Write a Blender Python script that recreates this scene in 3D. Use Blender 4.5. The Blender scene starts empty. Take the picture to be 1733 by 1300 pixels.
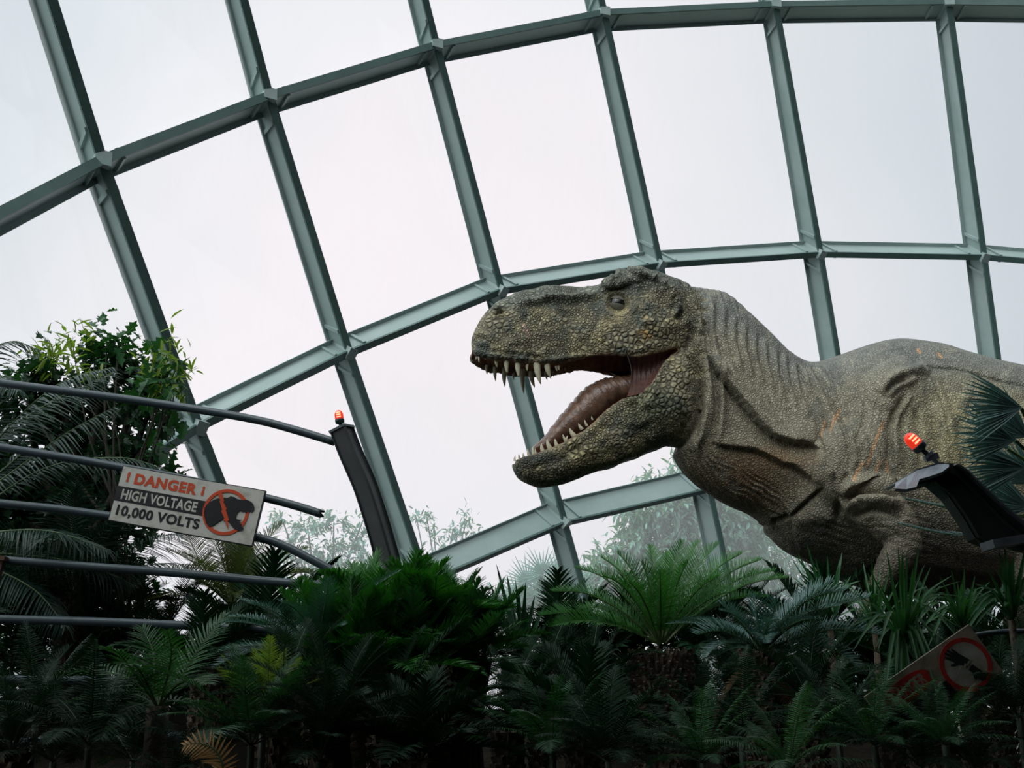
import bpy, bmesh, math, random
import numpy as np
from mathutils import Vector, Matrix
from mathutils.kdtree import KDTree
lerp = lambda a, b, t: a+(b-a)*t

# ------------------------------------------------------------------ camera, sky, exposure
SC = bpy.context.scene
COL = SC.collection
F = 1858.0; CX, CY = 866.5, 650.0
PITCH = math.radians(16)
CAM = Vector((0, 0, 1.6))
cd = bpy.data.cameras.new('camera'); cam = bpy.data.objects.new('camera', cd); COL.objects.link(cam)
cam.location = CAM; cam.rotation_euler = (math.pi/2 + PITCH, 0, 0)
cd.sensor_width = 36; cd.lens = F/1733*36; cd.clip_end = 400
cd.dof.use_dof = True; cd.dof.focus_distance = 8.3; cd.dof.aperture_fstop = 11
SC.camera = cam
SC.view_settings.view_transform = 'Standard'
SC.view_settings.look = 'None'
SC.view_settings.gamma = 1
SC.view_settings.use_curve_mapping = False
SC.view_settings.exposure = 0.12

def ray(u, v):
    x = (u-CX)/F; up = (CY-v)/F
    return Vector((x, math.cos(PITCH)-math.sin(PITCH)*up, math.sin(PITCH)+math.cos(PITCH)*up))
def at(u, v, Y):
    d = ray(u, v); return CAM + d*(Y/d.y)

w = bpy.data.worlds.new('overcast_sky'); SC.world = w; w.use_nodes = True
nt = w.node_tree; nt.nodes.clear()
def N(nt, t, **kw):
    n = nt.nodes.new(t)
    for k, v in kw.items(): setattr(n, k, v)
    return n
wo = N(nt, 'ShaderNodeOutputWorld'); bg = N(nt, 'ShaderNodeBackground')
tc = N(nt, 'ShaderNodeTexCoord'); dot = N(nt, 'ShaderNodeVectorMath', operation='DOT_PRODUCT')
sd = ray(760, 560).normalized()
dot.inputs[1].default_value = sd
nt.links.new(tc.outputs['Generated'], dot.inputs[0])
rmp = N(nt, 'ShaderNodeValToRGB')
e = rmp.color_ramp.elements
e[0].position = 0.0; e[0].color = (.03, .036, .04, 1)
e[1].position = 1.0; e[1].color = (.985, .86, .90, 1)
for p_, c_ in ((.45, (.15, .17, .18, 1)), (.62, (.34, .37, .40, 1)), (.80, (.52, .55, .61, 1)), (.90, (.66, .68, .74, 1)), (.965, (.86, .81, .86, 1))):
    k_ = e.new(p_); k_.color = c_
nz = N(nt, 'ShaderNodeTexNoise'); nz.inputs['Scale'].default_value = 3.0; nz.inputs['Detail'].default_value = 4
nt.links.new(tc.outputs['Generated'], nz.inputs['Vector'])
ma = N(nt, 'ShaderNodeMath', operation='MULTIPLY_ADD'); ma.inputs[1].default_value = .11; ma.inputs[2].default_value = -.055
nt.links.new(nz.outputs['Fac'], ma.inputs[0])
ad = N(nt, 'ShaderNodeMath', operation='ADD'); nt.links.new(ma.outputs[0], ad.inputs[0]); nt.links.new(dot.outputs['Value'], ad.inputs[1])
nt.links.new(ad.outputs[0], rmp.inputs[0]); nt.links.new(rmp.outputs[0], bg.inputs[0])
bg.inputs[1].default_value = 1.0
# the brightest cloud stands high, behind and to the left of the viewer
d2 = N(nt, 'ShaderNodeVectorMath', operation='DOT_PRODUCT'); d2.inputs[1].default_value = Vector((-.50, -.40, .77)).normalized()
nt.links.new(tc.outputs['Generated'], d2.inputs[0])
r2 = N(nt, 'ShaderNodeMapRange', interpolation_type='SMOOTHSTEP'); r2.inputs[1].default_value = .36; r2.inputs[2].default_value = .96; r2.inputs[3].default_value = 0; r2.inputs[4].default_value = 3.6
nt.links.new(d2.outputs['Value'], r2.inputs[0])
bg2 = N(nt, 'ShaderNodeBackground'); bg2.inputs[0].default_value = (.93, .98, 1.0, 1); nt.links.new(r2.outputs[0], bg2.inputs[1])
ash = N(nt, 'ShaderNodeAddShader'); nt.links.new(bg.outputs[0], ash.inputs[0]); nt.links.new(bg2.outputs[0], ash.inputs[1])
nt.links.new(ash.outputs[0], wo.inputs[0])

# ------------------------------------------------------------------ helpers
def tag(o, label=None, cat=None, group=None, kind=None):
    if label: o['label'] = label
    if cat: o['category'] = cat
    if group: o['group'] = group
    if kind: o['kind'] = kind
    return o
def empty(name, loc=(0, 0, 0), label=None, cat=None, group=None, rot=None):
    o = bpy.data.objects.new(name, None); COL.objects.link(o); o.location = loc; o.empty_display_size = .1
    if rot: o.rotation_euler = rot
    return tag(o, label, cat, group)
class MB:
    def __init__(s): s.v = []; s.f = []; s.m = []
    def add(s, vs, fs, mi=0):
        b = len(s.v); s.v += [tuple(p) for p in vs]; s.f += [tuple(b+i for i in f) for f in fs]; s.m += [mi]*len(fs); return b
    def hexa(s, p, mi=0):      # 8 points: bottom 4, top 4
        s.add(p, [(3, 2, 1, 0), (4, 5, 6, 7), (0, 1, 5, 4), (1, 2, 6, 5), (2, 3, 7, 6), (3, 0, 4, 7)], mi)
    def box(s, c, x, y, z, mi=0):   # centre and three half-axis vectors
        c = Vector(c)
        s.hexa([c-x-y-z, c+x-y-z, c+x+y-z, c-x+y-z, c-x-y+z, c+x-y+z, c+x+y+z, c-x+y+z], mi)
    def tube(s, pts, rad, n=10, cap=True, mi=0, ref=None):
        pts = [Vector(p) for p in pts]; rings = []
        if not hasattr(rad, '__len__'): rad = [rad]*len(pts)
        prev = None
        for i, p in enumerate(pts):
            t = (pts[min(i+1, len(pts)-1)]-pts[max(i-1, 0)]).normalized()
            if prev is None:
                a = Vector((0, 0, 1)) if abs(t.z) < .9 else Vector((1, 0, 0))
                prev = t.cross(a).normalized()
            x = (prev - t*prev.dot(t)).normalized(); prev = x; y = t.cross(x)
            rings.append([p+(x*math.cos(2*math.pi*k/n)+y*math.sin(2*math.pi*k/n))*rad[i] for k in range(n)])
        vs = [q for r in rings for q in r]; fs = []
        for i in range(len(pts)-1):
            for k in range(n):
                fs.append((i*n+k, i*n+(k+1) % n, (i+1)*n+(k+1) % n, (i+1)*n+k))
        if cap:
            fs.append(tuple(range(n-1, -1, -1))); fs.append(tuple((len(pts)-1)*n+k for k in range(n)))
        s.add(vs, fs, mi)
    def build(s, name, mats, parent=None, smooth=False, origin=None):
        me = bpy.data.meshes.new(name)
        vs = s.v
        if origin is not None: vs = [(a-origin[0], b-origin[1], c-origin[2]) for a, b, c in vs]
        me.from_pydata(vs, [], s.f)
        if not isinstance(mats, (list, tuple)): mats = [mats]
        for m in mats: me.materials.append(m)
        if len(mats) > 1: me.polygons.foreach_set('material_index', s.m)
        if smooth: me.polygons.foreach_set('use_smooth', [True]*len(me.polygons))
        me.update()
        o = bpy.data.objects.new(name, me); COL.objects.link(o)
        if origin is not None: o.location = origin
        if parent: o.parent = parent
        return o
def part(name, me, parent, mw=None):
    o = bpy.data.objects.new(name, me); COL.objects.link(o); o.parent = parent
    if mw is not None: o.matrix_local = mw
    return o
def mat(name, col, rough=.5, metal=0, spec=.5, emit=None, es=0, noise=None, bump=None, trans=0):
    m = bpy.data.materials.new(name); m.use_nodes = True; nt = m.node_tree
    b = nt.nodes['Principled BSDF']; b.inputs['Base Color'].default_value = (*col, 1)
    b.inputs['Roughness'].default_value = rough; b.inputs['Metallic'].default_value = metal
    b.inputs['Specular IOR Level'].default_value = spec
    if emit: b.inputs['Emission Color'].default_value = (*emit, 1); b.inputs['Emission Strength'].default_value = es
    if noise or bump:
        t = N(nt, 'ShaderNodeTexCoord')
    if noise:   # (scale, colour2, amount, lo, hi)
        z = N(nt, 'ShaderNodeTexNoise'); z.inputs['Scale'].default_value = noise[0]; z.inputs['Detail'].default_value = 6; z.inputs['Roughness'].default_value = .65
        nt.links.new(t.outputs['Object'], z.inputs['Vector'])
        r = N(nt, 'ShaderNodeMapRange'); r.inputs[1].default_value = noise[2]; r.inputs[2].default_value = noise[3]
        nt.links.new(z.outputs['Fac'], r.inputs[0])
        mx = N(nt, 'ShaderNodeMix', data_type='RGBA'); mx.inputs['A'].default_value = (*col, 1); mx.inputs['B'].default_value = (*noise[1], 1)
        nt.links.new(r.outputs[0], mx.inputs['Factor']); nt.links.new(mx.outputs['Result'], b.inputs['Base Color'])
    if bump:    # (scale, strength, distance)
        z2 = N(nt, 'ShaderNodeTexNoise'); z2.inputs['Scale'].default_value = bump[0]; z2.inputs['Detail'].default_value = 5
        nt.links.new(t.outputs['Object'], z2.inputs['Vector'])
        bp = N(nt, 'ShaderNodeBump'); bp.inputs['Strength'].default_value = bump[1]; bp.inputs['Distance'].default_value = bump[2]
        nt.links.new(z2.outputs['Fac'], bp.inputs['Height']); nt.links.new(bp.outputs[0], b.inputs['Normal'])
    return m
def leaf_mat(name, c1, c2, rough=.4, trans=.25, spec=.5, tcol=None):
    """two-tone leaf: colour varies from plant to plant and over the blade, a little light passes through"""
    m = bpy.data.materials.new(name); m.use_nodes = True; nt = m.node_tree
    b = nt.nodes['Principled BSDF']; out = nt.nodes['Material Output']
    t = N(nt, 'ShaderNodeTexCoord'); z = N(nt, 'ShaderNodeTexNoise'); z.inputs['Scale'].default_value = 7; z.inputs['Detail'].default_value = 3
    nt.links.new(t.outputs['Object'], z.inputs['Vector'])
    oi = N(nt, 'ShaderNodeObjectInfo')
    a = N(nt, 'ShaderNodeMath', operation='MULTIPLY_ADD'); a.inputs[1].default_value = .5; nt.links.new(oi.outputs['Random'], a.inputs[0])
    s2 = N(nt, 'ShaderNodeMath', operation='MULTIPLY_ADD'); s2.inputs[1].default_value = 1.6; s2.inputs[2].default_value = -.55; nt.links.new(z.outputs['Fac'], s2.inputs[0]); nt.links.new(s2.outputs[0], a.inputs[2])
    mx = N(nt, 'ShaderNodeMix', data_type='RGBA'); mx.inputs['A'].default_value = (*c1, 1); mx.inputs['B'].default_value = (*c2, 1)
    nt.links.new(a.outputs[0], mx.inputs['Factor']); nt.links.new(mx.outputs['Result'], b.inputs['Base Color'])
    b.inputs['Roughness'].default_value = rough; b.inputs['Specular IOR Level'].default_value = spec
    tr = N(nt, 'ShaderNodeBsdfTranslucent'); hs = N(nt, 'ShaderNodeMix', data_type='RGBA', blend_type='MULTIPLY'); hs.inputs['Factor'].default_value = 1
    tcol = tcol or (1.5, 1.9, .7); hs.inputs['B'].default_value = (*tcol, 1); nt.links.new(mx.outputs['Result'], hs.inputs['A']); nt.links.new(hs.outputs['Result'], tr.inputs['Color'])
    ms = N(nt, 'ShaderNodeMixShader'); ms.inputs[0].default_value = trans
    nt.links.new(b.outputs[0], ms.inputs[1]); nt.links.new(tr.outputs[0], ms.inputs[2]); nt.links.new(ms.outputs[0], out.inputs[0])
    return m
# ------------------------------------------------------------------ glass shell of the conservatory
steel = mat('painted_steel', (.34, .42, .41), rough=.45, noise=(1.5, (.26, .35, .335), .35, .75))
dark_cap = mat('dark_green_cap', (.085, .15, .135), rough=.5, noise=(2, (.06, .11, .10), .4, .7))  # inner caps take a darker green than the beams
QD = (0.412, -0.01, -0.265, 0.101, -0.054)
def shell_pt(u, v, dd=0):
    x = (u-866)/1000; y = (v-500)/1000
    x = max(-1.2, min(1.2, x)); y = max(-1, min(1, y))
    d = 18*math.exp(QD[0]*x+QD[1]*y+QD[2]*x*x+QD[3]*x*y+QD[4]*y*y)
    return CAM + ray(u, v)*(d+dd)
ND = {(1,0):(172,272),(1,1):(455,163),(1,2):(738,77),(1,3):(1022,22),(1,4):(1312,8),(1,5):(1605,4),
      (2,0):(335,722),(2,1):(590,597),(2,2):(848,492),(2,3):(1117,448),(2,4):(1388,430),(2,5):(1665,435),
      (3,0):(482,1090),(3,1):(722,985),(3,2):(955,885),(3,3):(1200,828),(3,4):(1452,805),(3,5):(1716,808)}
OFF = {0: (7, -42), 1: (14, -24), 2: (26, 14), 3: (31, 28), 4: (34, 40)}
PI_, PO = {}, {}
for (r, c), (u, v) in ND.items():
    PI_[r, c] = shell_pt(u, v, -.4)
    PO[r, c] = shell_pt(u-OFF[r][0], v-OFF[r][1])
for D_ in (PI_, PO):
    for r in (1, 2, 3):        # carry the net on sideways past the frame
        D_[r, 6] = D_[r, 5]*2-D_[r, 4] + (D_[r, 5]+D_[r, 3]-D_[r, 4]*2)
        D_[r, 7] = D_[r, 6]*2-D_[r, 5] + (D_[r, 5]+D_[r, 3]-D_[r, 4]*2)
        D_[r, -1] = D_[r, 0]*2-D_[r, 1] + (D_[r, 0]+D_[r, 2]-D_[r, 1]*2)
        D_[r, -2] = D_[r, -1]*2-D_[r, 0] + (D_[r, 0]+D_[r, 2]-D_[r, 1]*2)
    for c in range(-2, 8):     # and on over the camera, and down to the ground
        bend = D_[1, c]+D_[3, c]-D_[2, c]*2
        D_[4, c] = D_[3, c]*2-D_[2, c] + bend
        D_[0, c] = D_[1, c]*2-D_[2, c] + bend*1.6
        D_[-1, c] = D_[0, c]*2-D_[1, c] + bend*2.2
        D_[-2, c] = D_[-1, c]*2-D_[0, c] + bend*2.8
ROWS = list(range(-2, 5)); COLS = list(range(-2, 8))
def beam(mb, a, b, ai, bi, t=.085, fl=.11, cap=None):
    web = ((ai-a)+(bi-b))/2; d = (b-a).normalized()
    s = d.cross(web).normalized(); wv = (web-d*web.dot(d)).normalized()
    h = s*t/2
    mb.hexa([a-h, a+h, b+h, b-h, ai-h, ai+h, bi+h, bi-h])
    # inner cap with a shadow groove, outer flange that holds the glass
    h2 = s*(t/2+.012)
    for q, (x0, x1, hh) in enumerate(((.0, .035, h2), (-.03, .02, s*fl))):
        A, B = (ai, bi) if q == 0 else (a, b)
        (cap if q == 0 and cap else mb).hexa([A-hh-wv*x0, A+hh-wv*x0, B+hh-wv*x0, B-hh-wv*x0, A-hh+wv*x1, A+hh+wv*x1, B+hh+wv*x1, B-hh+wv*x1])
def collar(mb, a, ai, b, bi, k):
    L = (b-a).length; f0, f1 = k/L, (k+.05)/L
    p0, p1, q0, q1 = a.lerp(b, f0), a.lerp(b, f1), ai.lerp(bi, f0), ai.lerp(bi, f1)
    s = (b-a).normalized().cross(ai-a).normalized()*.075
    mb.hexa([p0-s, p0+s, p1+s, p1-s, q0-s, q0+s, q1+s, q1-s])
tn = 1
for c in COLS:
    m = MB(); k = MB(); cp = MB()
    for r in ROWS[:-1]:
        beam(m, PO[r, c], PO[r+1, c], PI_[r, c], PI_[r+1, c], cap=cp)
        collar(k, PO[r, c], PI_[r, c], PO[r+1, c], PI_[r+1, c], .28)
        collar(k, PO[r+1, c], PI_[r+1, c], PO[r, c], PI_[r, c], .28)
    o = tag(m.build('trim_%d' % tn, steel), kind='structure'); tn += 1; cp.build('inner_cap', dark_cap, o)
    for r in ROWS:
        wv = (PI_[r, c]-PO[r, c]).normalized(); s = wv.cross(Vector((0, 0, 1))).normalized(); t = wv.cross(s)
        k.box((PO[r, c]+PI_[r, c])/2+wv*.06, s*.085, t*.085, wv*((PI_[r, c]-PO[r, c]).length/2+.02))
    k.build('connector', steel, o)
for r in ROWS:
    m = MB(); k = MB(); cp = MB()
    for c in COLS[:-1]:
        beam(m, PO[r, c], PO[r, c+1], PI_[r, c], PI_[r, c+1], cap=cp)
        collar(k, PO[r, c], PI_[r, c], PO[r, c+1], PI_[r, c+1], .28)
        collar(k, PO[r, c+1], PI_[r, c+1], PO[r, c], PI_[r, c], .28)
    o = tag(m.build('trim_%d' % tn, steel), kind='structure'); tn += 1; cp.build('inner_cap', dark_cap, o)
    k.build('connector', steel, o)
# panes: clear glass under a milky film with faint run marks
gm = bpy.data.materials.new('dusty_glass'); gm.use_nodes = True; g = gm.node_tree; g.nodes.clear()
go = N(g, 'ShaderNodeOutputMaterial'); tr = N(g, 'ShaderNodeBsdfTransparent'); tr.inputs[0].default_value = (.93, .975, .965, 1)
tl = N(g, 'ShaderNodeBsdfTranslucent'); tl.inputs[0].default_value = (.90, .93, .93, 1)
gl = N(g, 'ShaderNodeBsdfGlossy'); gl.inputs['Roughness'].default_value = .02
m1 = N(g, 'ShaderNodeMixShader'); m2 = N(g, 'ShaderNodeMixShader'); m2.inputs[0].default_value = .04
gt = N(g, 'ShaderNodeTexCoord'); gp = N(g, 'ShaderNodeMapping'); gp.inputs['Scale'].default_value = (3, 3, .6)
gz = N(g, 'ShaderNodeTexNoise'); gz.inputs['Scale'].default_value = 1.2; gz.inputs['Detail'].default_value = 6
gr = N(g, 'ShaderNodeMapRange'); gr.inputs[1].default_value = .35; gr.inputs[2].default_value = .8; gr.inputs[3].default_value = .19; gr.inputs[4].default_value = .25
g.links.new(gt.outputs['Object'], gp.inputs[0]); g.links.new(gp.outputs[0], gz.inputs['Vector']); g.links.new(gz.outputs['Fac'], gr.inputs[0])
g.links.new(gr.outputs[0], m1.inputs[0]); g.links.new(tr.outputs[0], m1.inputs[1]); g.links.new(tl.outputs[0], m1.inputs[2])
g.links.new(m1.outputs[0], m2.inputs[1]); g.links.new(gl.outputs[0], m2.inputs[2]); g.links.new(m2.outputs[0], go.inputs[0])
wn = 1
for r in ROWS[:-1]:
    for c in COLS[:-1]:
        m = MB(); q = [PO[r, c], PO[r, c+1], PO[r+1, c+1], PO[r+1, c]]
        m.add(q, [(0, 1, 2, 3)])
        tag(m.build('window_%d' % wn, gm), kind='structure'); wn += 1

# unseen slab and back wall, added to shade the low planting
shadem = mat('dark_shade_slab', (.035, .035, .033), rough=.8, noise=(3, (.05, .05, .045), .4, .7))
m = MB(); m.box((1, -2.0, 5.32), Vector((15, 0, 0)), Vector((0, 5.9, 0)), Vector((0, 0, .14)))
for i in range(8): m.box((-12+i*3.7, -2.0, 5.1), Vector((.1, 0, 0)), Vector((0, 5.8, 0)), Vector((0, 0, .1)))
tag(m.build('added_shade_slab', shadem), kind='structure')
m = MB(); m.box((1, -8, 2.6), Vector((15, 0, 0)), Vector((0, .15, 0)), Vector((0, 0, 2.6))); tag(m.build('added_shade_wall', shadem), kind='structure')
# ------------------------------------------------------------------ tyrannosaurus
PHI = math.atan(.2)
HN = Vector((-math.sin(PHI), math.cos(PHI), 0)); HX = Vector((math.cos(PHI), math.sin(PHI), 0))
O0 = at(1000, 650, 8.0)
def SP(u, v, off=0.0):
    """point of the animal's own sagittal plane (moved sideways by off; + is its right flank)"""
    d = ray(u, v); t = ((O0-CAM).dot(HN)+off)/d.dot(HN); return CAM+d*t
def lerp(a, b, t): return a+(b-a)*t
def prof(kind, arch=.3):
    pts = []
    if kind == 'oval':
        for i in range(17):
            a = math.pi*i/16; pts.append(((math.cos(a)+1)/2, math.sin(a)**.9 if 0 < i < 16 else 0))
    else:
        ae = math.radians(128)
        for i in range(15):
            a = ae*i/14; pts.append(((math.cos(a)-math.cos(ae))/(1-math.cos(ae)), math.sin(a)**.75 if i else 0))
        pts += [(.0, .76), (arch*.45, .68), (arch*.85, .52), (arch, .3), (arch*1.05, 0)]
        if kind == 'lower': pts = [(1-c, l) for c, l in pts][::-1]
    return pts
SRC = []      # (point, region, mouth)
def loft(mb, secs, kind, region, lipoff=.84, arch=.3):
    rings = []; half = prof(kind, arch)
    for (T, B, wd) in secs:
        T3 = SP(*T, 0); B3 = SP(*B, 0)
        if kind == 'upper': B3 = SP(*B, -lipoff*wd)+HN*lipoff*wd
        if kind == 'lower': T3 = SP(*T, -lipoff*wd)+HN*lipoff*wd
        ring = []
        for c, l in half: ring.append(B3.lerp(T3, c)-HN*l*wd)
        for c, l in half[-2:0:-1]: ring.append(B3.lerp(T3, c)+HN*l*wd)
        rings.append(ring)
        n = len(half)
        for i, (c, l) in enumerate(half):
            mo = 0
            if kind == 'upper' and i >= 15: mo = 1
            if kind == 'lower' and i <= 4: mo = 1
            for s in (-1, 1): SRC.append((B3.lerp(T3, c)+HN*l*wd*s, region, mo))
    n = len(rings[0]); vs = [p for r in rings for p in r]; fs = []
    for i in range(len(rings)-1):
        for k in range(n):
            fs.append((i*n+k, i*n+(k+1) % n, (i+1)*n+(k+1) % n, (i+1)*n+k))
    fs.append(tuple(range(n-1, -1, -1))); fs.append(tuple((len(rings)-1)*n+k for k in range(n)))
    mb.add(vs, fs)
def resample(secs, m=4):
    """smooth in-between sections"""
    A = np.array([[T[0], T[1], B[0], B[1], w_] for T, B, w_ in secs], float); out = []
    n = len(A)
    for i in range(n-1):
        p0, p1, p2, p3 = A[max(i-1, 0)], A[i], A[i+1], A[min(i+2, n-1)]
        for k in range(m):
            t = k/m; q = .5*((2*p1)+(-p0+p2)*t+(2*p0-5*p1+4*p2-p3)*t*t+(-p0+3*p1-3*p2+p3)*t**3)
            out.append(q)
    out.append(A[-1])
    return [((q[0], q[1]), (q[2], q[3]), max(q[4], .01)) for q in out]
HEAD = [((798,578),(799,596),.03),((801,566),(804,603),.085),((808,550),(812,606),.125),((819,534),(824,608),.155),((841,512),(846,611),.185),((872,498),(878,615),.20),((902,490),(912,618),.205),
 ((926,486),(936,617),.205),((950,488),(963,613),.21),((977,489),(990,606),.225),((1004,486),(1017,601),.255),((1028,477),(1041,601),.29),
 ((1050,464),(1062,603),.315),((1066,457),(1080,605),.33),((1085,459),(1103,600),.34),((1105,466),(1130,593),.335),((1125,474),(1150,589),.32),((1146,480),(1166,592),.29),((1170,500),(1178,600),.24),((1195,525),(1195,600),.17)]
JAW = [((867,780),(868,787),.03),((872,777),(872,799),.08),((880,774),(880,809),.115),((892,770),(893,818),.14),((912,764),(913,826),.16),((943,753),(945,822),.17),((970,739),(979,811),.18),((997,721),(1015,797),.195),
 ((1024,696),(1052,783),.22),((1048,678),(1086,770),.26),((1075,668),(1118,759),.29),((1096,658),(1146,743),.31),((1110,640),(1165,722),.325),((1119,622),(1177,690),.33),((1130,606),(1180,652),.325),((1143,596),(1175,620),.30),((1156,592),(1163,600),.26)]
NECK = [((1105,480),(1120,700),.17),((1130,480),(1130,735),.23),((1158,486),(1140,762),.27),((1190,491),(1150,784),.30),((1225,499),(1166,806),.325),((1258,528),(1195,831),.35),((1290,560),(1235,855),.38),
 ((1322,595),(1275,870),.42),((1362,616),(1305,893),.47),((1405,607),(1335,932),.54),((1455,589),(1385,955),.62),((1505,579),(1440,985),.69),((1560,586),(1510,1005),.74),((1620,605),(1600,1018),.77),
 ((1690,623),(1700,1020),.77),((1780,632),(1800,1015),.75),((1880,640),(1900,990),.70),((2000,650),(2010,950),.58),((2150,668),(2150,880),.42),((2350,700),(2340,835),.27),((2600,745),(2590,820),.15),((2850,790),(2850,815),.04)]
mb = MB()
loft(mb, resample(HEAD), 'upper', 0, arch=.30)
loft(mb, resample(JAW), 'lower', 1, arch=.35)
loft(mb, resample(NECK), 'oval', 2)
def limb(pts, reg=2):      # pts: (u, v, off, radius)
    P = [SP(a, b, o) for a, b, o, r in pts]; R = [r for *_, r in pts]
    Q, S = [], []
    for i in range(len(P)-1):
        for k in range(5):
            t = k/5; p0, p1, p2, p3 = P[max(i-1, 0)], P[i], P[i+1], P[min(i+2, len(P)-1)]
            Q.append(.5*((2*p1)+(p2-p0)*t+(2*p0-5*p1+4*p2-p3)*t*t+(3*p1-p0-3*p2+p3)*t**3)); S.append(lerp(R[i], R[i+1], t*t*(3-2*t)))
    Q.append(P[-1]); S.append(R[-1])
    mb.tube(Q, S, n=20)
    for q in Q: SRC.append((q, reg, 0))
for s in (-1, 1):
    # shoulder, upper arm, elbow, forearm, two clawed fingers
    limb([(1440,840,.50*s,.13),(1482,858,.60*s,.19),(1512,888,.67*s,.165),(1528,920,.71*s,.13),(1514,950,.71*s,.115),(1492,985,.66*s,.085),(1478,1010,.62*s,.06)] if s < 0 else
         [(1440,850,.45*s,.13),(1440,880,.55*s,.15),(1435,915,.60*s,.12),(1425,945,.62*s,.10),(1405,960,.62*s,.085),(1385,985,.58*s,.07),(1372,1010,.56*s,.05)])
    bu, bv, bo = ((1478,1010,.62*s) if s < 0 else (1372,1010,.56*s))
    for q in (-1, 1): limb([(bu+2, bv-6, bo, .045), (bu-6+8*q, bv+14, bo+.03*q, .032), (bu-16+10*q, bv+34, bo+.03*q, .024), (bu-26+10*q, bv+46, bo+.02*q, .008)])
# hind legs: thigh, knee, hock, foot with three toes, down to the ground
def world_limb(P, R):
    P = [Vector(p) for p in P]; Q, S = [], []
    for i in range(len(P)-1):
        for k in range(6):
            t = k/6; p0, p1, p2, p3 = P[max(i-1, 0)], P[i], P[i+1], P[min(i+2, len(P)-1)]
            Q.append(.5*((2*p1)+(p2-p0)*t+(2*p0-5*p1+4*p2-p3)*t*t+(3*p1-p0-3*p2+p3)*t**3)); S.append(lerp(R[i], R[i+1], t))
    Q.append(P[-1]); S.append(R[-1]); mb.tube(Q, S, n=22)
    for q in Q: SRC.append((q, 2, 0))
for s in (-1, 1):
    hip = SP(1880, 800, .45*s)
    b = lambda dx, z, do: Vector((hip.x, hip.y, 0))+HX*(dx+.25*s)+HN*(do*s)+Vector((0, 0, .45+z*.81))
    world_limb([hip, b(-.35, 2.2, .15), b(-.5, 1.75, .2), b(-.2, 1.25, .18), b(.12, .85, .15), b(.0, .5, .12), b(-.1, .12, .1)], [.62, .50, .34, .23, .15, .13, .15])
    for q in (-1, 0, 1): world_limb([b(-.05, .13, .1+.02*q), b(-.35, .12, .1+.14*q), b(-.58, .06, .1+.22*q)], [.13, .10, .03])
# muscles under the skin
def blob(u, v, off, r, st=(1, 1, 1)):
    for s in (-1, 1):
        bm_ = bmesh.new(); bmesh.ops.create_icosphere(bm_, subdivisions=3, radius=1)
        c = SP(u, v, -off); c = c if s < 0 else c+HN*2*off
        vs = [c+HX*(p.co.x*r*st[0])+HN*(p.co.y*r*st[1])+Vector((0, 0, p.co.z*r*st[2])) for p in bm_.verts]
        mb.add(vs, [[q.index for q in f.verts] for f in bm_.faces]); bm_.free()
blob(1048, 480, .20, .10, (1.5, 1.0, .55))      # brow horn
blob(1078, 474, .22, .10, (1.2, 1.0, .7))
blob(1125, 500, .22, .12, (1.1, .9, 1.1))       # temple
blob(1110, 560, .26, .11, (1.3, .8, .9))        # cheek boss
blob(1450, 790, .50, .30, (1.1, .6, 1.2))       # shoulder
blob(1535, 690, .50, .30, (1.2, .6, 1.3))
SRCB = list(SRC)
body0 = mb.build('tmp_body', [steel])
rm = body0.modifiers.new('r', 'REMESH'); rm.mode = 'VOXEL'; rm.voxel_size = .0105; rm.adaptivity = 0
sm = body0.modifiers.new('s', 'SMOOTH'); sm.factor = .5; sm.iterations = 14
dg = bpy.context.evaluated_depsgraph_get(); dg.update()
me = bpy.data.meshes.new_from_object(body0.evaluated_get(dg)); bpy.data.objects.remove(body0)
# cut the number of points behind the frame is not needed: keep one continuous skin
nv = len(me.vertices)
V = np.empty(nv*3); me.vertices.foreach_get('co', V); V = V.reshape(-1, 3)
Nn = np.array([n.vector for n in me.vertex_normals], float)
print('body verts', nv)
hn = np.array(HN); hx = np.array(HX); o0 = np.array(O0); cm = np.array(CAM)
off = (V-o0)@hn
Vm = V-np.outer(np.where(off > 0, 2*off, 0), hn)          # fold both flanks onto the near one
def project(Q):
    D = Q-cm; fw = D[:, 1]*math.cos(PITCH)+D[:, 2]*math.sin(PITCH); up = -D[:, 1]*math.sin(PITCH)+D[:, 2]*math.cos(PITCH)
    return np.stack([CX+F*D[:, 0]/fw, CY-F*up/fw], 1)
UV = project(Vm)
kd = KDTree(len(SRCB))
for i, (p, r, m_) in enumerate(SRCB): kd.insert(p, i)
kd.balance()
reg = np.empty(nv, int); mth = np.empty(nv)
for i in range(nv):
    if V[i, 0] > 3.2: reg[i] = 2; mth[i] = 0; continue
    fnd = kd.find_n(V[i], 3); reg[i] = SRCB[fnd[0][1]][1]; mth[i] = sum(SRCB[f_[1]][2] for f_ in fnd)/3
HEADM = (reg < 2).astype(float)
rng = np.random.RandomState(5)
LAT = rng.rand(64, 64)
def vnoise(x, y, seed=0):
    x = x+seed*17.3; y = y+seed*9.1
    xi = np.floor(x).astype(int); yi = np.floor(y).astype(int); fx = x-xi; fy = y-yi
    fx = fx*fx*(3-2*fx); fy = fy*fy*(3-2*fy)
    g_ = lambda a, b: LAT[a % 64, b % 64]
    return (g_(xi, yi)*(1-fx)*(1-fy)+g_(xi+1, yi)*fx*(1-fy)+g_(xi, yi+1)*(1-fx)*fy+g_(xi+1, yi+1)*fx*fy)*2-1
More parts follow.
